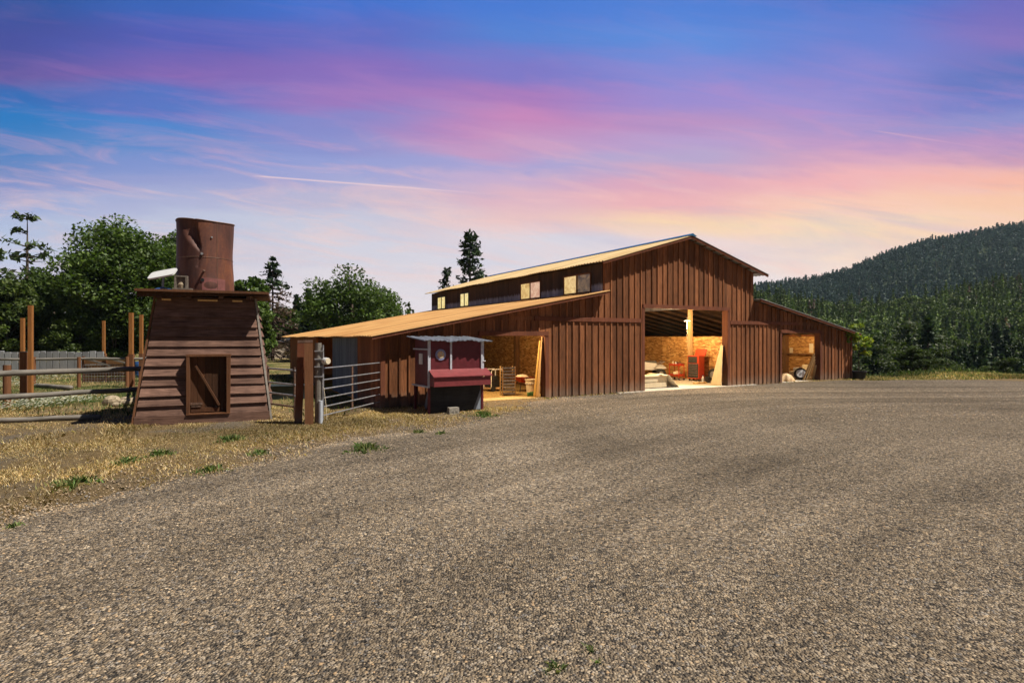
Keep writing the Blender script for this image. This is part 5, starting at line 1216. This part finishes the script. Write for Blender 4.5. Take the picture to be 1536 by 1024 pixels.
# ------------------------------------------------------------------ far shed
sx_, sy_, _ = at(441, 520, 66); shed = thing('shed', 'beige gabled shed with dark roof far behind the gate posts', 'shed', (sx_, sy_, 0), rad(28))
m = MB(); m.add([(-2.2, 0, 0), (2.2, 0, 0), (2.2, 0, 1.6), (0, 0, 2.15), (-2.2, 0, 1.6), (-2.2, 5, 0), (2.2, 5, 0), (2.2, 5, 1.6), (0, 5, 2.15), (-2.2, 5, 1.6)], [(0, 1, 2, 3, 4), (9, 8, 7, 6, 5), (0, 4, 9, 5), (1, 6, 7, 2)]); m.build('wall', M['beige'], shed)
m = MB(); m.hexa([(-2.5, -.3, 1.55), (0, -.3, 2.2), (0, 5.3, 2.2), (-2.5, 5.3, 1.55), (-2.5, -.3, 1.67), (0, -.3, 2.34), (0, 5.3, 2.34), (-2.5, 5.3, 1.67)]); m.hexa([(0, -.3, 2.2), (2.5, -.3, 1.55), (2.5, 5.3, 1.55), (0, 5.3, 2.2), (0, -.3, 2.34), (2.5, -.3, 1.67), (2.5, 5.3, 1.67), (0, 5.3, 2.34)]); m.build('roof', M['shingle'], shed)
MB().box((1.3, -.03, .7), (1.9, -.001, 1.25)).build('window', M['black'], shed); MB().box((-.25, -.08, 1.75), (.2, -.002, 2.0)).build('vent', M['white'], shed)

# ------------------------------------------------------------------ trees
def leafcards(P, size, pal, r, upbias=.4, stretch=1.4):
    n = len(P); nrm = r.normal(size=(n, 3)); nrm[:, 2] = np.abs(nrm[:, 2])+upbias; nrm /= np.linalg.norm(nrm, axis=1)[:, None]
    a = r.normal(size=(n, 3)); u = np.cross(nrm, a); u /= np.linalg.norm(u, axis=1)[:, None]; v = np.cross(nrm, u)
    s = size*r.uniform(.55, 1.3, (n, 1)); u = u*s*stretch; v = v*s
    V = np.stack([P-u, P-v*.8+u*.1, P+u, P+v*.8+u*.1], 1).reshape(-1, 3)
    Fq = np.arange(n*4).reshape(-1, 4)
    pal = np.array(pal); T = pal[r.integers(0, len(pal), n)]*r.uniform(.7, 1.3, (n, 1))
    return V, Fq, T
OAK = [(.062, .108, .022), (.088, .142, .030), (.124, .180, .042), (.045, .078, .018)]
BUSH = [(.06, .095, .02), (.085, .12, .025), (.05, .08, .02), (.10, .13, .03)]
FIR = [(.028, .052, .026), (.040, .070, .032), (.052, .086, .036), (.020, .040, .022)]
PINE = [(.062, .10, .034), (.082, .125, .04), (.050, .080, .03)]
DEAD = [(.11, .07, .05), (.09, .06, .045), (.13, .085, .06)]
YEL = [(.30, .36, .04), (.42, .46, .06), (.20, .28, .04), (.14, .22, .04)]
def tree_root(name, label, cat, x, y, group, z=None):
    return thing(name, label, cat, (x, y, hz(x, y) if z is None else z), 0, group)
def broadleaf(label, x, y, H, Wd, seed, n=12000, leaf=.16, pal=OAK, base=.12, name='broadleaf_tree', group='trees behind the yard', nclump=70, root=None, z=None):
    r = np.random.default_rng(seed); rn = random.Random(seed)
    o = root or tree_root(name, label, 'tree', x, y, group, z)
    c0 = np.array([0, 0, H*(base+1)/2]); ax = np.array([Wd/2, Wd/2, H*(1-base)/2])
    d = r.normal(size=(nclump, 3)); d /= np.linalg.norm(d, axis=1)[:, None]
    lump = 1+.16*np.sin(d[:, 0]*5+seed)+.12*np.sin(d[:, 2]*6+d[:, 1]*4+seed*2)
    rad_ = r.uniform(.45, 1, nclump)**.6*lump*.86
    cl = c0+d*ax*rad_[:, None]
    cr = r.uniform(.09, .17, nclump)*Wd
    k = r.choice(nclump, n, p=cr**2/np.sum(cr**2))
    g = r.normal(size=(n, 3)); g /= np.linalg.norm(g, axis=1)[:, None]; g *= (r.uniform(0, 1, (n, 1))**.45)
    P = cl[k]+g*cr[k][:, None]*np.array([1.15, 1.15, .75])
    V, Fq, T = leafcards(P, leaf, pal, r)
    T = T*np.repeat(1, 1)*(.8+.45*r.random(nclump))[k][:, None]
    tb = MB(); tr_ = max(.05, H*.022)
    top = Vector((rn.uniform(-.3, .3), rn.uniform(-.3, .3), H*.62))
    tb.tube([(0, 0, -.3), (.05, 0, H*.12), (top.x*.5, top.y*.5, H*.34), top], [tr_*1.5, tr_*1.1, tr_*.8, tr_*.35], 10)
    for q in range(min(nclump, 22)):
        e = Vector(cl[q]); u = rn.uniform(.12, .6); s0 = Vector((top.x*u, top.y*u, H*(.08+.5*u)))
        md = s0.lerp(e, .5)+Vector((0, 0, -.06*H*rn.random())); tb.tube([s0, md, e], [tr_*.5, tr_*.3, tr_*.08], 6)
    tb.build('trunk', M['bark'], o, True); npmesh('crown', V, Fq, M['leaf'], T, o); return o
def conifer(label, x, y, H, Wd, seed, pal=FIR, name='conifer_tree', group='trees behind the yard', levels=26, per=7, sprays=9, size=.20, base=.06, dead=0, root=None, z=None, open_=0, taper=.8):
    r = np.random.default_rng(seed); rn = random.Random(seed)
    o = root or tree_root(name, label, 'tree', x, y, group, z)
    tb = MB(); tb.tube([(0, 0, -.4), (0, 0, H*.5), (0, 0, H*.98)], [H*.018, H*.011, H*.002], 8)
    P, PD = [], []; bt = MB()
    for l in range(levels):
        u = (l+rn.uniform(-.3, .3))/levels; u = min(max(u, 0), .985); zz = H*(base+(1-base)*u)
        L = Wd/2*(1-u)**taper*rn.uniform(.75, 1.1)+.06*Wd*(1-u)+.04
        if open_ and rn.random() < open_*.5: continue
        for q in range(per):
            if open_ and rn.random() < open_: continue
            a = rn.uniform(0, 6.283); Lq = L*rn.uniform(.6, 1.12); rise = rn.uniform(-.25, .1)-.2*(1-u)+(.35 if open_ else 0)
            dr_ = np.array([math.cos(a), math.sin(a), rise]); st = np.array([0, 0, zz])
            w = np.linspace(.25 if not open_ else .5, 1, sprays); sag = -.12*Lq*w**2 if not open_ else .05*Lq*w
            pts = st+dr_*(w*Lq)[:, None]; pts[:, 2] += sag
            pts = pts+r.normal(size=pts.shape)*size*(.5 if not open_ else .9)
            isd = dead and (zz < H*dead) and rn.random() < .92
            (PD if isd else P).append(pts)
            tb.tube([st, st+dr_*Lq*.9+np.array([0, 0, sag[-1]*.8])], [H*.004+.008, .008], 4, 1, False)
    P = np.concatenate(P); V, Fq, T = leafcards(P, size, pal, r, .3, 1.7)
    tb.build('trunk', M['bark'] if not dead else M['dead_bark'], o, True)
    npmesh('crown', V, Fq, M['needle'], T, o)
    if PD:
        PD = np.concatenate(PD); V, Fq, T = leafcards(PD, size*.65, DEAD, r, .2, 2.2); q = npmesh('dead_branches', V, Fq, M['needle'], T, o); q['label'] = 'brown dead lower branches'
    return o
def treeX(px, Y): return (px-CX)/F*Y
def topH(ptop, Y): return CAMZ+(HZ-ptop)/F*Y
broadleaf('largest dark green oak left of the water tower', treeX(188, 48), 48, topH(320, 48), 10.6, 3, 40000, .115, nclump=150, base=.06)
broadleaf('dark rounded tree between the big oak and the water tower', treeX(258, 52), 52, topH(335, 52), 6.5, 14, 16000, .125, nclump=60)
broadleaf('mid green tree below the open pine at far left', treeX(78, 50), 50, topH(398, 50), 7.0, 5, 18000, .12, base=.03)
broadleaf('yellowish green tree at the very left edge', treeX(8, 46), 46, topH(412, 46), 6.5, 6, 16000, .12, pal=BUSH, base=.02)
broadleaf('low bright bush below the oak near the pickets', treeX(112, 45), 45, topH(470, 45), 4.6, 8, 11000, .10, pal=BUSH, base=.0, nclump=46)
broadleaf('low green bush behind the lone post', treeX(175, 46), 46, topH(474, 46), 4.4, 9, 11000, .10, base=.0, nclump=46)
conifer('open branched pine standing above the trees at far left', treeX(41, 58), 58, topH(324, 58), 6.8, 21, PINE, 'pine_tree', open_=.48, levels=24, per=7, sprays=12, size=.20, base=.25, taper=.45)
conifer('partly cut off pine at the left edge of the photo', treeX(-12, 60), 60, topH(372, 60), 6.0, 22, PINE, 'pine_tree', open_=.3, levels=18, per=7, sprays=11, size=.26, base=.2, taper=.5)
broadleaf('tree peeping out right of the rusty tank', treeX(366, 56), 56, topH(404, 56), 4.8, 31, 9000, .15)
broadleaf('green leafy tree hugging the right side of the tower', treeX(386, 44), 44, topH(452, 44), 3.0, 32, 9000, .10, base=.02, pal=OAK[1:3]+BUSH[:1])
conifer('tall conifer with brown dead lower half beside the tower', treeX(409, 60), 60, topH(383, 60), 11.0, 33, FIR, dead=.70, size=.17, levels=26, per=7, taper=.95)
conifer('small distant fir between the dead conifer and the oak', treeX(445, 80), 80, topH(441, 80), 3.0, 34, FIR, size=.2)
conifer('thin dark fir touching the left side of the round oak', treeX(463, 66), 66, topH(432, 66), 3.2, 35, FIR, size=.18)
broadleaf('bushy mid green tree behind the beige shed', treeX(437, 74), 74, topH(458, 74), 6.4, 36, 9000, .18, pal=BUSH)
broadleaf('round spreading oak above the tin lean-to roof', treeX(528, 58), 58, topH(404, 58), 10.4, 37, 20000, .125, nclump=80, base=.10)
broadleaf('smaller tree at the right foot of the round oak', treeX(578, 64), 64, topH(448, 64), 5.0, 38, 8000, .16)
conifer('tallest dark fir rising behind the barn roof', treeX(705, 72), 72, topH(347, 72), 5.6, 41, FIR, levels=24, per=7, size=.22, taper=.55, base=.3, open_=.16)
conifer('short thin fir left of the tall fir behind the barn', treeX(670, 76), 76, topH(400, 76), 3.0, 42, FIR, levels=15, per=5, size=.2, taper=.6, base=.4, open_=.3)
broadleaf('yellow leaf crown', 0, 0, 3.3, 1.6, 51, 900, .085, pal=YEL, base=.42, nclump=16, root=pt)
for ch in list(pt.children):
    if ch.name.startswith('trunk.') or (ch.name.startswith('trunk') and len(ch.data.vertices) > 200): bpy.data.objects.remove(ch)

# woodland far behind on the left: one mass
def simple_tree(r, conif, H, Wd, n, pal, leaf):
    if conif:
        u = r.uniform(0, 1, n)**1.25; rr = Wd/2*(1-u)**.85*r.uniform(.35, 1.05, n); a = r.uniform(0, 6.283, n)
        P = np.stack([rr*np.cos(a), rr*np.sin(a), H*(.04+.96*u)-rr*.25], 1)
    else:
        nc = 9; d = r.normal(size=(nc, 3)); d /= np.linalg.norm(d, axis=1)[:, None]; cl = np.array([0, 0, H*.55])+d*np.array([Wd*.3, Wd*.3, H*.28])
        k = r.integers(0, nc, n); g = r.normal(size=(n, 3)); g /= np.linalg.norm(g, axis=1)[:, None]; P = cl[k]+g*Wd*.24*r.uniform(.3, 1, (n, 1))
    return leafcards(P, leaf, pal, r, .3, 1.5)
def mass(name, label, spots, seed, protos, cat='forest'):
    r = np.random.default_rng(seed); V, Fq, T = [], [], []; o_ = 0
    for (x, y, s, kind, tm) in spots:
        v, f, t_ = protos[kind][r.integers(0, len(protos[kind]))]
        a = r.uniform(0, 6.28); ca, sa = math.cos(a), math.sin(a)
        w = np.stack([(v[:, 0]*ca-v[:, 1]*sa)*s, (v[:, 0]*sa+v[:, 1]*ca)*s, v[:, 2]*s*r.uniform(.85, 1.15)], 1)+np.array([x, y, hz(x, y)-.4])
        V.append(w); Fq.append(f+o_); o_ += len(w); T.append(t_*tm*r.uniform(.7, 1.3))
    o = npmesh(name, np.concatenate(V), np.concatenate(Fq), M['needle'], np.concatenate(T)); tag(o, label, cat, None, 'stuff'); return o
pr = np.random.default_rng(77)
FARP_HAZED = [(.044, .082, .080), (.060, .104, .094), (.030, .062, .066), (.078, .116, .086)]  # blue cast paints air haze into the far foliage colour
MIDP = [(.068, .105, .026), (.092, .132, .032), (.050, .082, .026), (.125, .162, .040)]
PROT = {'far': [simple_tree(pr, True, 15, 5.6, 80, FARP_HAZED, .85) for _ in range(8)], 'far_round': [simple_tree(pr, False, 10, 8, 80, FARP_HAZED[1:]+MIDP[:1], .85) for _ in range(4)],
        'mid': [simple_tree(pr, True, 11, 4.2, 260, MIDP, .30) for _ in range(8)], 'mid_round': [simple_tree(pr, False, 7, 5.4, 280, MIDP+BUSH[:2], .32) for _ in range(8)],
        'dead': [simple_tree(pr, True, 12, 3.0, 70, DEAD, .4) for _ in range(4)]}
sp_ = []
for _ in range(240):
    Y_ = pr.uniform(84, 150); X_ = pr.uniform(-1.0, -.16)*Y_; sp_.append((X_, Y_, pr.uniform(.6, .95), 'mid' if pr.random() < .5 else 'mid_round', .75))
mass('left_woodland', 'distant mixed woodland behind the trees on the left', sp_, 1, PROT)
sp_ = []
for _ in range(3000):
    Y_ = math.sqrt(pr.uniform(118**2, 262**2)); X_ = pr.uniform(.20, 1.12)*Y_
    rd = vnoise(np.array([X_/16]), np.array([Y_/22]), 50)[0]
    sp_.append((X_, Y_, pr.uniform(.45, .9), 'mid_round' if rd > -.12 and pr.random() < .8 else ('mid' if pr.random() < .93 else 'dead'), pr.uniform(.75, 1.7)))
mass('hillside_forest', 'lighter green mixed forest on the nearer right hillside', sp_, 2, PROT)
sp_ = []
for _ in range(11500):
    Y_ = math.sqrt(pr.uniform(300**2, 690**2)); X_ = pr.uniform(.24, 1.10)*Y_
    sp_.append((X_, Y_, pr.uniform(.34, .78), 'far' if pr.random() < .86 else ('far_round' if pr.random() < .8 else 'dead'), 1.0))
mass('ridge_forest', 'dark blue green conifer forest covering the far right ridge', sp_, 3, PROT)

# the nearest trees at the foot of the right hillside: each one a tree of its own
GR = 'trees at the foot of the right hillside'
NEARC = [conifer('dark conifer at the foot of the right hillside', 0, 0, 9.0, 3.6, 100+k, [tuple(c*1.15 for c in q) for q in FIR]+MIDP[:1], group=GR, levels=26, per=8, sprays=8, size=.13) for k in range(3)]
NEARB = [broadleaf('green broadleaf tree at the foot of the right hillside', 0, 0, 6.0, 4.6, 110+k, 9000, .085, pal=[tuple(c*.62 for c in q) for q in MIDP]+BUSH[:1], group=GR, nclump=36, base=.04) for k in range(3)]
first = {}
def place(kind, k, px, Y, ptop, label):
    src = (NEARC if kind == 'c' else NEARB)[k]; H0 = 9.0 if kind == 'c' else 6.0
    x = treeX(px, Y); zb_ = hz(x, Y)-.2; sc = max(.3, (topH(ptop, Y)-zb_)/H0)
    wsc = sc*random.uniform(.85, 1.1) if kind == 'c' else sc*random.uniform(.95, 1.2)
    if (kind, k) not in first: o = src; first[(kind, k)] = 1; o.location = (x, Y, zb_); o.scale = (wsc, wsc, sc)
    else: o = dup(src, (x, Y, zb_), random.uniform(0, 6.28), (wsc, wsc, sc))
    o['label'] = label; return o
place('b', 0, 1368, 43, 513, 'bright round broadleaf tree at the yard edge in the middle of the right side')
place('b', 1, 1388, 41, 545, 'low bright bush under the round broadleaf tree')
place('c', 0, 1392, 62, 470, 'tall dark conifer behind the round broadleaf tree')
place('c', 1, 1312, 58, 505, 'dark conifer right behind the potted sapling')
place('b', 2, 1500, 46, 536, 'low light green tree near the right edge of the photo')
rr_ = random.Random(5)
for k in range(72):
    px = 1262+k*4.15+rr_.uniform(-4, 4); Y = rr_.choice((52, 58, 64, 72, 82, 92, 104))+rr_.uniform(-3, 3); 
    pt_ = {0: 512, 1: 500, 2: 488}[min(2, int((Y-48)/18))]+rr_.uniform(-6, 38)
    cf = rr_.random() < .62
    place('c' if cf else 'b', rr_.randrange(3), px, Y, pt_, 'dark conifer standing in the tree belt below the right hillside' if cf else 'mid green broadleaf tree in the tree belt below the right hillside')
# low scrub hiding the drop beyond the yard
field('edge_scrub', 'low green scrub along the drop beyond the yard', 22000, (18, 62), (35.0, 58), lambda x, y, r: (x > .58*y) & (x < y), (.15, .55), (.02, .05), GRN+BUSH, (.2, .8), cat='scrub', seed=46)

# blue mountain far off between the oak and the barn
n = 120; vs = []; fs = []; rgn = np.random.default_rng(4)
for k in range(n):
    a = -1.1+1.5*k/(n-1); D = 960; x = a*D
    h = (CAMZ+(HZ-468)/F*D)*(.85+.12*math.sin(a*9+1.4)+.05*math.sin(a*23))+rgn.uniform(-1, 1)
    vs += [(x, D-150, -9), (x*1.0, D-40, h*.75), (x, D, h), (x, D+30, -9)]
for k in range(n-1):
    for q in range(3): fs.append((k*4+q, k*4+4+q, k*4+5+q, k*4+1+q))
mt = MB().add(vs, fs).build('mountain', M['mount'], None, True); tag(mt, 'hazy blue mountain ridge far behind the oak', None, None, 'structure')

hz_m = bpy.data.materials.new('air_haze'); hz_m.use_nodes = True; ht = hz_m.node_tree; ht.nodes.clear()
ho = ht.nodes.new('ShaderNodeOutputMaterial'); hv = ht.nodes.new('ShaderNodeVolumePrincipled'); ht.links.new(hv.outputs[0], ho.inputs['Volume'])
hv.inputs['Color'].default_value = (.60, .82, .95, 1); hv.inputs['Density'].default_value = .00012; hv.inputs['Anisotropy'].default_value = .2
zt_ = max(float((o.matrix_world @ Vector(c)).z) for o in S.objects if o.type == 'MESH' for c in o.bound_box)+8
hb = MB().box((-1110, -1050, -12), (1110, 1050, max(zt_, 60))).build('haze', hz_m); tag(hb, 'thin blue air haze over the valley', 'haze', None, 'stuff')
S.cycles.volume_bounces = 0
S.cycles.max_bounces = 6; S.cycles.diffuse_bounces = 3; S.cycles.glossy_bounces = 2; S.cycles.transmission_bounces = 2; S.cycles.transparent_max_bounces = 4
S.cycles.use_denoising = True; S.cycles.denoiser = 'OPENIMAGEDENOISE'; S.cycles.denoising_input_passes = 'RGB_ALBEDO_NORMAL'; S.cycles.denoising_prefilter = 'ACCURATE'
S.cycles.use_adaptive_sampling = True
